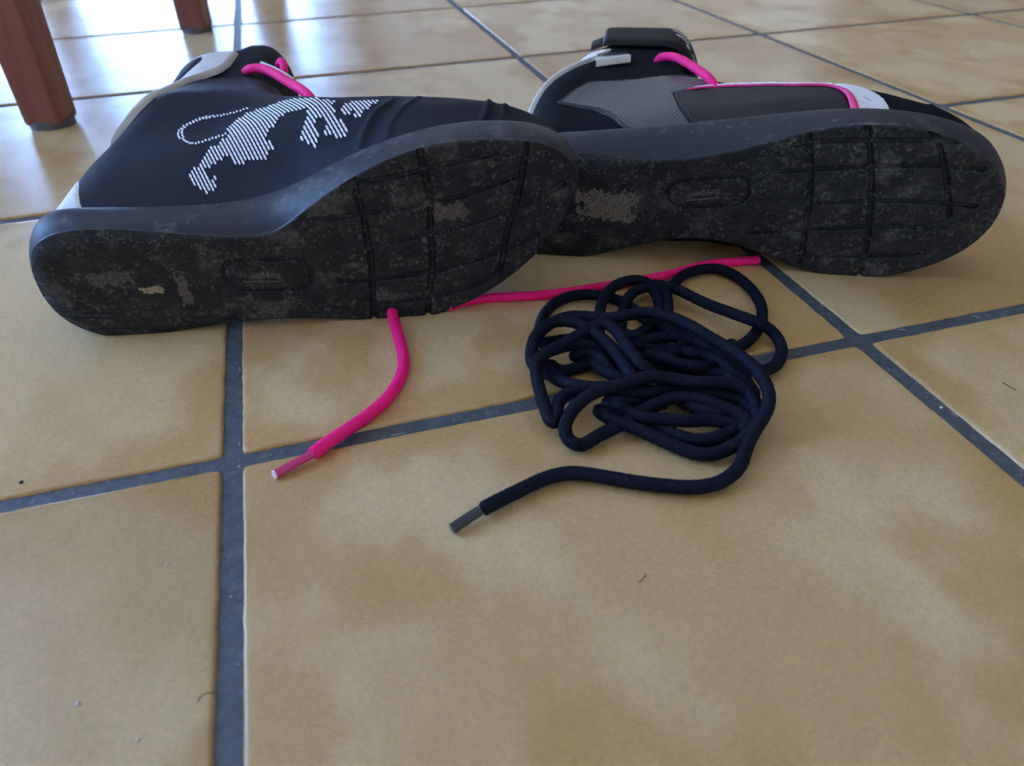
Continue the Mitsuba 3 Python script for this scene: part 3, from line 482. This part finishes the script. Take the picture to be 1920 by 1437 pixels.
    def ring(s, Z, n=160):
        """closed contour of the shaft at height Z, arc-length spaced from the back seam; beyond the collar it goes on leaning"""
        z = min(Z, 165.0); u = 0.5 - 0.5 * np.cos(np.pi * np.linspace(0, 1, 300))
        x = s.Xb(np.full(300, z)) + u * (s.Xf(np.full(300, z)) - s.Xb(np.full(300, z)))
        zz = np.full(300, z)
        a, b = np.c_[x, s.side(x, zz)], np.c_[x, np.maximum(s.side(x, zz, True), 0.5 - z * 0.0523)][::-1]
        c = np.vstack([a, b[1:]])
        d = np.r_[0, np.cumsum(np.linalg.norm(np.diff(c, axis=0), axis=1))]
        t = np.linspace(0, d[-1], n, endpoint=False)
        q = np.stack([np.interp(t, d, c[:, k]) for k in (0, 1)], 1)
        q = q + max(Z - 165.0, 0) * np.array(s.spec.get('rise', [0.25, 0.14]))
        return q, d[-1]
    def normal2(s, q):
        n = np.roll(q, -1, 0) - np.roll(q, 1, 0); n = np.stack([n[:, 1], -n[:, 0]], 1); n /= np.linalg.norm(n, axis=1, keepdims=True) + 1e-9
        if ((q + n - q.mean(0)) ** 2).sum() < ((q - n - q.mean(0)) ** 2).sum(): n = -n
        return n
    def arc_at(s, Z, X):
        """arc length from the back seam to where the contour of the upward side reaches X"""
        q, L = s.ring(Z, 600)
        half = q[:int(600 * 0.49)]
        i = int(np.argmax(half[:, 0] >= X)) if (half[:, 0] >= X).any() else len(half) - 1
        return i / 600 * L
    def band(s, rows, n=160, k0=None, k1=None, thick=3.0, base=0.0):
        """a band that hugs the shaft: rows = [(Z, start, end)] in millimetres of arc from the back seam (positive on the side that faces up)"""
        out, inn = [], []
        for Z, a, b in rows:
            q, L = s.ring(Z, 600); nn = s.normal2(q)
            t = np.linspace(a, b, n) / L * 600
            i = np.floor(t).astype(int); f = (t - i)[:, None]
            P = q[i % 600] * (1 - f) + q[(i + 1) % 600] * f; N = nn[i % 600] * (1 - f) + nn[(i + 1) % 600] * f
            e = np.minimum(np.arange(n), np.arange(n)[::-1]) / 4.0; e = np.sqrt(np.clip(1 - (1 - np.clip(e, 0, 1)) ** 2, 0.05, 1))
            out.append(np.c_[P + N * (base + thick * e)[:, None], np.full(n, Z)]); inn.append(np.c_[P + N * (base - 0.4), np.full(n, Z)])
        out, inn = np.array(out), np.array(inn)
        # edges rounded over at both ends of the rows
        m = len(rows); w = np.minimum(np.arange(m), np.arange(m)[::-1]) / 2.0; w = np.sqrt(np.clip(1 - (1 - np.clip(w, 0, 1)) ** 2, 0.05, 1))
        out = inn + (out - inn) * w[:, None, None]
        loop = np.concatenate([out, inn[:, ::-1]], 1)
        V, F = loft(loop)
        nn2 = loop.shape[1]
        cap = []
        for r in (0, m - 1):
            for i in range(n - 1):
                cap.append([r * nn2 + i, r * nn2 + i + 1, r * nn2 + nn2 - 2 - i, r * nn2 + nn2 - 1 - i])
        return s.to_mesh(V, np.vstack([F, cap]))
    def lift(s, X, Z, off, hidden=False):
        X, Z = np.asarray(X, float), np.asarray(Z, float)
        f = lambda a, b: s.side(a, b, hidden) + (0 if hidden else s.relief(a, b))
        y = f(X, Z); h = 0.4
        gx, gz = (f(X + h, Z) - f(X - h, Z)) / (2 * h), (f(X, Z + h) - f(X, Z - h)) / (2 * h)
        gx, gz = np.clip(gx, -4, 4), np.clip(gz, -4, 4)
        n = np.stack([-gx, np.ones_like(gx), -gz], -1); n /= np.linalg.norm(n, axis=-1, keepdims=True)
        if hidden: n = -n
        return np.stack([X, y, Z], -1) + n * np.asarray(off)[..., None]
    def patch(s, poly, off=0.8, step=1.5, hidden=False, edge=1.0):
        """a piece of material cut to the outline poly (X, Z) and laid on the upper"""
        P = Polygon(poly).buffer(0)
        x0, z0, x1, z1 = P.bounds
        tris = []
        for i in range(int((x1 - x0) / step) + 1):
            for j in range(int((z1 - z0) / step) + 1):
                c = sbox(x0 + i * step, z0 + j * step, x0 + (i + 1) * step, z0 + (j + 1) * step)
                if not P.intersects(c): continue
                q = P.intersection(c)
                for gme in getattr(q, 'geoms', [q]):
                    if gme.geom_type != 'Polygon' or gme.area < 1e-6: continue
                    r = np.array(gme.exterior.coords)[:-1]
                    tris += [[r[0], r[k], r[k + 1]] for k in range(1, len(r) - 1)]
        t = np.array(tris).reshape(-1, 2)
        key, inv = np.unique(np.round(t, 4), axis=0, return_inverse=True)
        F = inv.reshape(-1, 3)
        F = F[(F[:, 0] != F[:, 1]) & (F[:, 1] != F[:, 2]) & (F[:, 0] != F[:, 2])]
        a2 = np.cross(key[F[:, 1]] - key[F[:, 0]], key[F[:, 2]] - key[F[:, 0]])
        F[a2 < 0] = F[a2 < 0][:, ::-1]
        d = np.array([P.exterior.distance(Point(*k)) for k in key])
        o = off * np.sqrt(np.clip(1 - (1 - np.clip(d / edge, 0, 1)) ** 2, 0, 1)) - 0.15
        V = s.lift(key[:, 0], key[:, 1], o, hidden)
        return s.to_mesh(V, F[:, ::-1])
    def line(s, pts, off, step=1.0, hidden=False, n=80):
        q = smooth_line(pts, n) if len(pts) > 2 else np.linspace(pts[0], pts[1], n)
        d = np.r_[0, np.cumsum(np.linalg.norm(np.diff(q, axis=0), axis=1))]
        t = np.linspace(0, d[-1], max(3, int(d[-1] / step)))
        q = np.stack([np.interp(t, d, q[:, k]) for k in (0, 1)], 1)
        return s.world(s.lift(q[:, 0], q[:, 1], np.full(len(q), off), hidden))
    def stitches(s, pts, shift=0.0, pitch=2.6, length=1.7):
        q = smooth_line(pts, 200)
        n = np.gradient(q, axis=0); n = np.stack([-n[:, 1], n[:, 0]], 1); n /= np.linalg.norm(n, axis=1, keepdims=True); q = q + n * shift
        d = np.r_[0, np.cumsum(np.linalg.norm(np.diff(q, axis=0), axis=1))]
        ms = []
        for a in np.arange(0.5, d[-1] - length, pitch):
            t = np.linspace(a, a + length, 4)
            p = np.stack([np.interp(t, d, q[:, k]) for k in (0, 1)], 1)
            w = s.world(s.lift(p[:, 0], p[:, 1], np.array([0.75, 1.1, 1.1, 0.75])))
            ms.append(tube(w, 0.00036, 5))
        return cat_mesh(ms)
    def flat_text(s, text, cap, at, ang, z, depth=0.35, bold=True, slant=0.25, flip=1, over=None):
        """lettering on the sole; it reads from the toe towards the heel"""
        m = meshkit.text_mesh(text, cap, depth, bold)
        v = np.array(m.vertices); v[:, 0] -= (v[:, 0].min() + v[:, 0].max()) / 2; v[:, 1] -= cap * 0.4
        ms = [trimesh.Trimesh(v, m.faces, process=False)]
        if over: ms.append(box((over[0], over[1], 0), (over[2], over[1] + over[3], depth)))
        m = cat_mesh(ms); v = np.array(m.vertices)
        v[:, 0] += slant * v[:, 1]
        c, sn = math.cos(math.radians(ang)), math.sin(math.radians(ang))
        x, y = -(v[:, 0] * c - v[:, 1] * sn), -(v[:, 0] * sn + v[:, 1] * c)
        V = np.c_[at[0] + x, at[1] + y, z - v[:, 2]]
        return trimesh.Trimesh(s.world(V), m.faces, process=False)

SPEC['L']['ridges'] = [([(133.7, 27), (133.9, 36), (137.8, 43), (142.2, 49), (147, 53), (152, 60)], 1.0, 1.5), ([(148.3, 31), (149.3, 37.4), (153.3, 42.8), (158.9, 50.3), (164.6, 58)], 0.9, 1.5),
                       ([(139, 28), (140.5, 36), (145, 44), (151, 52)], -0.9, 3.0), ([(196.1, 28), (198.9, 37), (201.1, 47), (202, 60)], 1.4, 1.6), ([(206.2, 28), (208, 38), (209.6, 46), (210, 56)], 1.1, 1.4)]
SPEC['R']['hidden_bulge'] = 17.0
SPEC['L']['rise'] = [0.12, 0.14]
SPEC['R']['rise'] = [0.05, 0.12]
SPEC['R']['ridges'] = [([(193, 30), (194, 42), (195, 56)], 0.9, 1.6)]
def sole_material(key, s, spots):
    """the tread rubber of one shoe, with the dried dirt that sticks to it"""
    o, M = s.o, s.M
    def local(p):
        d = [p.x - float(o[0]), p.y - float(o[1]), p.z - float(o[2])]
        return [(d[0] * float(M[k, 0]) + d[1] * float(M[k, 1]) + d[2] * float(M[k, 2])) * 1000 for k in (0, 1)]
    def colour(p, n, uv):
        x, y = local(p)
        c = mix((0.0070, 0.0076, 0.0095), (0.0160, 0.0160, 0.0168), smoothstep(0.35, 0.70, fbm(p.x * 150 + 3, p.y * 150, p.z * 150, 4)))
        c = dusty(p, c, mi.Color3f(0.105, 0.100, 0.092), 0.60, 75.0)
        fleck = fbm(x * 0.55, y * 0.55, 6.0, 4)
        c = mix(c, mi.Color3f(0.105, 0.100, 0.093), 0.55 * smoothstep(0.56, 0.82, fleck) * smoothstep(0.42, 0.66, noise(x * 0.11, y * 0.11, 3.0)))
        c = mix(c, mi.Color3f(0.120, 0.114, 0.105), 0.55 * smoothstep(0.60, 0.80, fbm(x * 1.1 + 4, y * 1.1, 7.0, 3)) * smoothstep(0.45, 0.62, noise(x * 0.16, y * 0.16, 9.0)))
        edge = fbm(x * 0.45, y * 0.45, 2.0, 3); fine = noise(x * 2.1, y * 2.1, 4.0)
        for (cx, cy, rx, ry, tint, amt) in spots:
            q = dr.maximum(dr.abs(x - cx) / rx, dr.abs(y - cy) / ry) + 1.1 * (edge - 0.5)
            c = mix(c, mi.Color3f(*tint), amt * smoothstep(1.0, 0.82, q) * (0.35 + 0.65 * smoothstep(0.25, 0.6, fine)))
        return c
    scene[key] = bumped(principled(mikit.proc(colour), 0.60, 0.32), lambda p, n, uv: 5e-5 * fbm(p.x * 900, p.y * 900, p.z * 900, 2), 2e-4)
DIRT = (0.20, 0.16, 0.115)
def braided(path, r, **kw):
    return tube(spline(path, 0.00045), r, 22, braid=kw.pop('braid', 0.00013), pitch=kw.pop('pitch', 0.0034), strands=10, **kw)

def make_boot(which, key, label):
    s = Boot(SPEC[which]); tag(key, label, 'shoe')
    spots = {'L': [(20.5, 27.8, 5.5, 2.2, (0.36, 0.28, 0.19), 0.95), (36.5, 27.5, 3.0, 10, (0.13, 0.105, 0.085), 0.8), (2, 36, 12, 4, (0.12, 0.105, 0.09), 0.6), (176, 61, 8, 5, (0.14, 0.115, 0.09), 0.6)],
             'R': [(21, 36, 17.5, 9.5, (0.185, 0.155, 0.12), 0.9)]}[which]
    sole_material('tread_rubber_' + ('medial' if which == 'L' else 'lateral'), s, spots)
    tr = 'tread_rubber_' + ('medial' if which == 'L' else 'lateral')
    tread, side = s.sole(which)
    obj(key + '__outsole', tread, tr, smooth=True, label='dusty black rubber tread cut by a grid of grooves')
    obj(key + '__sidewall', side, 'sidewall_rubber', smooth=50, label='smooth dark grey rubber sidewall')
    (cx, cy), (hl, hh), ang = OVAL[which]
    obj(key + '__outsole__lettering', s.flat_text('furygan', 3.1, (cx - 1, cy - 0.3 if which == 'L' else cy), ang + (0 if which == 'L' else 2), s.roll(np.array([cx]))[0] + 0.05, 0.38, over=(-8, 3.3, 10.5, 0.55)), 'sole_lettering', label='small raised logo lettering in an oval')
    obj(key + '__upper', s.upper(), 'nylon' if which == 'L' else 'black_suede', smooth=60, label='black textile upper')
    return s
scene['sole_lettering'] = principled((0.105, 0.100, 0.090), 0.5, 0.4)

# ---- the left-hand boot, medial side up
bl = make_boot('L', 'boot', 'black ankle boot on its side with a white halftone big cat emblem')
# halftone cat: beaded stripes inside the outline
pan_area = unary_union([Polygon(PAN[k]).buffer(0) for k in ('body', 'fore', 'head')]).buffer(0.65)
cd = np.array([0.43, -0.90]); cd /= np.linalg.norm(cd); cn = np.array([-cd[1], cd[0]])
dots = []
def bead(q, hl, hw):
    th = np.linspace(0, 2 * np.pi, 10, endpoint=False)
    rr = q[None] + np.cos(th)[:, None] * cd[None] * hl + np.sin(th)[:, None] * cn[None] * hw
    P3 = bl.lift(np.r_[q[0], rr[:, 0]], np.r_[q[1], rr[:, 1]], np.r_[0.55, np.full(10, 0.40)])
    dots.append((P3, np.array([[0, 1 + k, 1 + (k + 1) % 10] for k in range(10)])))
for a in range(-80, 120):
    for b in range(-60, 60):
        q = np.array([75.0, 62.0]) + cn * a * 1.76 + cd * (b + 0.5 * (a % 2)) * 2.9
        if pan_area.contains(Point(*q)): bead(q, 1.8, 0.60)
tq = smooth_line(PAN['tail'], 400)
ta = np.r_[0, np.cumsum(np.linalg.norm(np.diff(tq, axis=0), axis=1))]
for k, a in enumerate(np.arange(0, ta[-1], 1.9)):
    q = np.array([np.interp(a, ta, tq[:, 0]), np.interp(a, ta, tq[:, 1])])
    bend = 0.25 < a / ta[-1] < 0.62
    for o in ((-1.1, 1.1) if bend else (0,)): bead(q + np.array([o * 0.9, o * 0.35]) + cd * 0.3 * (-1) ** k, 1.35, 0.55)
V = np.vstack([d[0] for d in dots]); F = np.vstack([d[1] + 11 * i for i, d in enumerate(dots)])
obj('boot__upper__cat_emblem', bl.to_mesh(V, F), 'print_white', kind='stuff', label='white halftone print of a leaping big cat')
obj('boot__heel_patch', bl.patch([(-36, 22), (-36.5, 45), (-37, 66), (-27, 70), (-23.5, 63), (-20.5, 55), (-17.5, 46), (-13.5, 35), (-10, 27), (-9, 22)], 0.9), 'white_leather', smooth=40, label='white heel patch')
rows = [(Z, -30, bl.arc_at(Z, float(np.interp(Z, [100, 108, 119, 133, 152, 162, 172, 180, 198], [-16, -4, 6.5, 10, 17, 24, 38, 42, 46])))) for Z in np.linspace(100, 198, 40)]
obj('boot__heel_strip', bl.band(rows, thick=3.6, base=0.2), 'silver_fabric', smooth=40, label='silver-white fabric strip up the back of the collar')
rows = [(Z, bl.arc_at(Z, float(np.interp(Z, [138, 165, 192], [-5, -3, 4]))), bl.arc_at(Z, float(np.interp(Z, [138, 148, 165, 184, 192], [0.5, 7, 15, 25, 24])))) for Z in np.linspace(138, 192, 24)]
obj('boot__heel_strip__slot', bl.band(rows, 40, thick=0.7, base=3.8), 'nylon', smooth=40, label='dark slot in the silver strip')
# padded tongue filling the collar
def tongue(s, z0, front, back, grow, n=140):
    """a padded tube inside the collar; it rises to the height front at the instep and back at the heel and swells by grow towards the top"""
    q0, L = s.ring(165, n)
    fx = (q0[:, 0] - q0[:, 0].min()) / np.ptp(q0[:, 0])
    top = back + (front - back) * np.clip((fx - 0.15) / 0.5, 0, 1) ** 0.8
    cache = {}
    def at(z):
        z = round(float(z), 0)
        if z not in cache:
            q, _ = s.ring(z, n); cache[z] = (q, s.normal2(q))
        return cache[z]
    rings = []
    for k in np.linspace(0, 1, 30):
        Z = z0 + (top - z0) * k
        w = -3.0 + grow * k ** 2 - 2.5 * max(0, (k - 0.8) / 0.2) ** 2.5
        P = np.array([at(z)[0][i] + at(z)[1][i] * w for i, z in enumerate(Z)])
        rings.append(np.c_[P, Z])
    last = rings[-1]; nn = s.normal2(last[:, :2])
    for d, dz in ((1.5, 1.6), (4.0, 2.2), (6.5, 1.2), (8.5, -2.0), (9.5, -9), (9.5, -40)):
        rings.append(np.c_[last[:, :2] - nn * d, last[:, 2] + dz])
    V, F = loft(np.array(rings))
    return s.to_mesh(V, F)
obj('boot__tongue', tongue(bl, 120, 212, 168, 5.0), 'nylon', smooth=60, label='padded black tongue rising from the collar')

# ---- the right-hand boot, lateral side up
br = make_boot('R', 'boot_001', 'black ankle boot on its side with pink piping and a grey woven-look patch')
def carbon(p, n, uv):
    return dr.sin(uv.x * 6.2832) * dr.sin(uv.y * 6.2832)
CARB = [(-19, 78.5), (-11.8, 96.5), (-.5, 110.2), (14.3, 110.2), (30.6, 112.9), (46.7, 119.2), (57.5, 120.6), (68, 113.8), (77, 90), (63.7, 79.9), (53.8, 74.8), (57.9, 49.5), (64, 29), (64, 22.5), (36, 22.5), (24.6, 32.9), (16.8, 49), (5.1, 64.2), (-8.7, 72.1)]
def carbon_color(p, n, uv):
    d = [p.x - float(br.o[0]), p.y - float(br.o[1]), p.z - float(br.o[2])]
    x, z = [(d[0] * float(br.M[k, 0]) + d[1] * float(br.M[k, 1]) + d[2] * float(br.M[k, 2])) * 1000 for k in (0, 2)]
    w = dr.sin(x * 2.0 + z * 0.5) * dr.sin(z * 1.5 - x * 0.4)
    return mix((0.020, 0.023, 0.024), (0.066, 0.071, 0.072), smoothstep(-0.5, 0.5, w))
scene['carbon_skin'] = principled(mikit.proc(carbon_color), 0.36, 0.5)
obj('boot_001__carbon_panel', br.patch(CARB, 0.9), 'carbon_skin', smooth=40, label='grey woven-look side panel')
obj('boot_001__side_panel', br.patch([(53.8, 74.8), (61.1, 77), (80.2, 79.2), (97, 74), (125.9, 64.6), (140, 59.8), (145.4, 53), (147.4, 45), (148.2, 37), (148.6, 22.5), (66, 22.5), (64, 31), (57.9, 49.5)], 1.1), 'black_leather', smooth=40, label='smooth black leather side panel')
pk = [(62, 77.6), (80.2, 79.9), (97, 74.8), (125.9, 65.4), (141, 60.8), (146.8, 53.5), (149.3, 44), (150, 36), (150.2, 22.5)]
w = br.line(pk, 0.9)
rad = np.interp(np.linspace(0, 1, len(w)), [0, 0.70, 0.80, 0.92, 1], [0.0008, 0.0009, 0.0015, 0.0021, 0.0021])
obj('boot_001__pink_piping', tube(w, rad, 12), 'pink_skin', smooth=60, label='pink piping along the leather panel')
w = br.line([(66, 80.6), (82, 82.6), (98, 77.3), (126.9, 67.6), (143, 63)], 0.6)
obj('boot_001__edge_trim', tube(w, 0.0010, 10), 'white_leather', smooth=60, label='thin pale edge behind the piping')
obj('boot_001__toe_panel', br.patch([(150.6, 22.5), (150.6, 36), (149.6, 46), (147, 55), (142, 62), (146, 66), (154, 64.5), (160, 60), (165.5, 52), (168, 44), (169, 36), (169, 22.5)], 1.0), 'white_leather', smooth=40, label='scuffed white panel before the toe')
st = [(57.9 - 1.2, 50), (60.5, 36), (63, 24)]
stl = [(-17.5, 78.2), (-8.7, 74.0), (5.1, 66.2), (17.8, 51), (25.8, 34), (35, 24)]
sts = [(-17, 79), (-10.5, 95), (0.2, 108.4), (14.3, 108.4), (30.6, 111), (46.7, 117), (57.5, 118.5), (66, 112)]
obj('boot_001__stitching', cat_mesh([br.stitches(st, 1.2), br.stitches(st, 3.4), br.stitches([(54, 74), (56.5, 60), (57.5, 50)], 1.4), br.stitches([(54, 74), (56.5, 60), (57.5, 50)], 3.6), br.stitches(stl, 0.2), br.stitches(stl, -1.8), br.stitches(sts, 0.0)]), 'thread', kind='stuff', label='rows of dark stitches')
rows = [(Z, -30, br.arc_at(Z, float(np.interp(Z, [60, 80, 105, 122, 134, 150, 164, 176], [-40, -40, -37, -30, -21, -11, -1, 9])))) for Z in np.linspace(60, 178, 44)]
obj('boot_001__heel_strip', br.band(rows, thick=3.2, base=0.2), 'white_leather', smooth=40, label='white strip up the back of the heel')
obj('boot_001__tongue', tongue(br, 120, 203, 170, 7.0), 'dark_lining', smooth=60, label='padded black tongue rising from the collar')
# strap round the front of the collar
rows = [(Z, br.arc_at(Z, 2.0), br.ring(Z)[1] * 0.5 + 25) for Z in np.linspace(178, 206, 14)]
st_ = obj('boot_001__strap', br.band(rows, 140, thick=3.0, base=4.2), 'black_leather', smooth=40, label='black leather closing strap round the collar')
rows = [(Z, br.arc_at(Z, -7.0), br.arc_at(Z, 10.0)) for Z in np.linspace(183, 199, 8)]
obj(st_ + '__tab', br.band(rows, 40, thick=1.6, base=2.2), 'black_leather', smooth=40, label='loose end of the strap')
prints = []
for x0, x1, za, zb in ((49, 63, 199, 201.2), (51, 58, 193.5, 197), (56.5, 58.5, 188, 193.5), (60, 64, 189, 191)):
    prints.append(br.band([(Z, br.arc_at(Z, x0), br.arc_at(Z, x1)) for Z in np.linspace(za, zb, 4)], 14, thick=0.25, base=7.25))
obj(st_ + '__print', cat_mesh(prints), 'silver_fabric', smooth=40, label='pale printed bars on the strap')

def lace_at(s, pts, r, key, label, squash=1.0):
    """a lace over the instep: (X, Y, Z) in the shoe's frame"""
    return obj(key, braided(s.world(pts), r, squash=squash), 'pink_lace', smooth=True, label=label)
lace_at(bl, [(49.1, 76.5, 180), (53.3, 82, 174.7), (58.4, 85.3, 168.4), (64.3, 86.5, 164.5), (74, 87.1, 152.3), (84, 88.1, 133.2), (93.7, 89.1, 115.2), (101.7, 89.5, 98.4), (106, 84, 92)], 0.0028, 'boot__lace', 'round pink lace over the instep')
lace_at(bl, [(71, 79, 192), (74, 83.5, 186), (77, 85, 177), (78, 81, 168)], 0.0026, 'boot__lace', 'round pink lace over the instep')
lace_at(br, [(41.8, 69, 160), (43.8, 72.8, 158.1), (48.8, 76.2, 150.5), (55.3, 78.9, 138.4), (62.7, 79.6, 123.6), (70, 80.6, 105.7), (75.9, 80.5, 89.7), (81, 76, 82), (84, 71, 80)], 0.0028, 'boot_001__lace', 'round pink lace over the instep')
obj('boot__tongue__trim', tube(bl.world(spline([(61.4, 83.3, 186.8), (68, 83.8, 177.2), (74.5, 84.4, 166.6), (81.6, 85.1, 153.6), (88, 84.7, 142.6)], 1.0)), 0.0011, 10), 'silver_fabric', smooth=60, label='thin pale edge of the tongue')
def mm(P): return [[a / 1000 for a in q] for q in P]
l1 = obj('boot__lace', braided(mm(CORD['pink1']), 0.00295), 'pink_lace', smooth=True, label='pink lace end trailing over the tiles in front of the boot')
obj(l1 + '__aglet', tube(spline(mm(CORD['pinkaglet']), 0.001), 0.00185, 16), 'pink_tip', smooth=40, label='pink plastic lace tip')
e = np.array(mm(CORD['pinkaglet'])); d = (e[1] - e[0]) / np.linalg.norm(e[1] - e[0])
obj(l1 + '__tip_end', tube(np.array([e[1] - d * 0.0002, e[1] + d * 0.0007]), 0.0019, 14), 'clear_end', smooth=40, label='pale end of the tip')
obj('boot__lace', braided(mm(CORD['pink2']), 0.0026), 'pink_lace', smooth=True, label='pink lace running under both boots behind the navy lace')

# label tag on the right-hand boot
def tag_on(s):
    a, b, c, d = (np.array(v, float) for v in ([-2.6, 74.3, 152], [20.5, 74.0, 162], [1.0, 75.5, 134], [23.6, 75.2, 147]))
    V = []
    n = np.cross(b - a, c - a); n /= np.linalg.norm(n)
    n = n if n[1] > 0 else -n
    rows = []
    for p, q, k in ((a, b, 0), (a * .5 + c * .5, b * .5 + d * .5, 1.6), (c, d, 2.2), (c + np.array([0, -1.5, -2.4]), d + np.array([0, -1.5, -2.4]), 1.0)):
        rows.append([p + (q - p) * t + n * k for t in np.linspace(0, 1, 8)])
    R = np.array(rows); V1, F1 = loft(R, close=False); V2, F2 = loft(R - n * 1.0, close=False)
    m = cat_mesh([s.to_mesh(V1, F1), s.to_mesh(V2, F2)])
    tx = meshkit.text_mesh('SYMPATEX', 3.6, 0.25, True); v = np.array(tx.vertices); L = v[:, 0].max()
    u, w = v[:, 0] / L * 0.86 + 0.07, v[:, 1] / 3.6
    top = (a * .5 + c * .5) + n * 2.9; ex, ez = (b - a), (a - c)
    P = top + u[:, None] * ex[None] + (w - 0.45)[:, None] * ez[None] * 0.42 + (v[:, 2:3]) * n[None]
    return m, s.to_mesh(P, np.array(tx.faces))
tg, tx = tag_on(br)
obj('boot_001__label_tag', tg, 'silver_fabric', smooth=40, label='small white woven tag')
obj('boot_001__label_tag__lettering', tx, 'thread', label='dark capital lettering')

# ------------------------------------------------------------------ the spare navy lace
keys = ['tail', 'inner', 'apex', 'leftloop', 'front', 'second', 'lowfront', 'mid', 'mid2', 'mid3', 'arch1', 'arch2', 'leftback', 'rightback', 'strand', 'dark1', 'dark2', 'dark3', 'dark4', 'dark5', 'dark6', 'fill1', 'fill2', 'fill3', 'fill4', 'fill5', 'fill6']
todo = {k: np.array(mm(CORD[k])) for k in keys[1:]}
path = [spline(mm(CORD['tail']), 0.002)]
while todo:
    end = path[-1][-1]
    k, rev = min(((k, r) for k in todo for r in (0, 1)), key=lambda a: np.linalg.norm(todo[a[0]][-1 if a[1] else 0][:2] - end[:2]))
    q = spline(todo.pop(k)[::-1] if rev else todo.pop(k), 0.002)
    gap = np.linalg.norm(q[0] - end)
    if gap > 0.008:                                        # the stretch between two loops runs low through the middle of the heap
        mid = (end + q[0]) / 2; mid[2] = 0.0045
        path.append(np.array([mid]))
    path.append(q)
full = np.vstack(path)
keep = np.r_[True, np.linalg.norm(np.diff(full, axis=0), axis=1) > 0.0012]
full = full[keep]
from scipy.ndimage import gaussian_filter1d
sm = spline(full, 0.00045)
sm = np.stack([gaussian_filter1d(sm[:, k], 5) for k in range(3)], 1)
sm[:, 2] = np.maximum(sm[:, 2], 0.0036)
tag('navy_shoelace', 'navy blue shoelace coiled in a loose heap on the tiles', 'shoelace')
obj('navy_shoelace__cord', tube(sm, 0.0029, 24, braid=0.00020, pitch=0.0036, strands=12), 'navy_cord', smooth=True, label='round braided navy cord')
ag = np.array(mm(CORD['aglet']))
obj('navy_shoelace__aglet', tube(spline(ag, 0.001), 0.0021, 18), 'black_tip', smooth=40, label='shiny dark plastic tip')

# ------------------------------------------------------------------ hairs and crumbs on the tiles
for k, lab in (('hair1', 'short curved dark hair on the tile in the foreground, right of the grout cross'), ('hair2', 'dark hair beside the long front grout line at the lower left'), ('hair3', 'brown fibre on the tile at the right edge')):
    p = spline(mm(CORD[k]), 0.0005); p[:, 2] = 0.00035
    obj('hair', tube(p, 0.00014, 6), 'thread', label=lab, cat='hair')
for (x, y, z), lab in zip(mm(CORD['crumb']), ('pale crumb on the front left tile', 'dark crumb on the tile above the left cross joint', 'tiny pale crumb left of the vertical joint', 'tiny pale crumb at the bottom left', 'tiny pale crumb beside the front joint', 'pale grit in the joint beside the navy lace', 'pale grit in the joint at the right')):
    m = trimesh.creation.icosphere(subdivisions=1, radius=0.0008 if 'tiny' not in lab else 0.0005)
    v = np.array(m.vertices); v *= 1 + 0.5 * (rng.random(len(v)) - 0.5)[:, None]; v[:, 2] *= 0.7
    m = trimesh.Trimesh(v + [x, y, 0.0005], m.faces, process=False)
    obj('crumb', m, 'thread' if 'dark' in lab else 'silver_fabric', smooth=True, label=lab, cat='crumb')
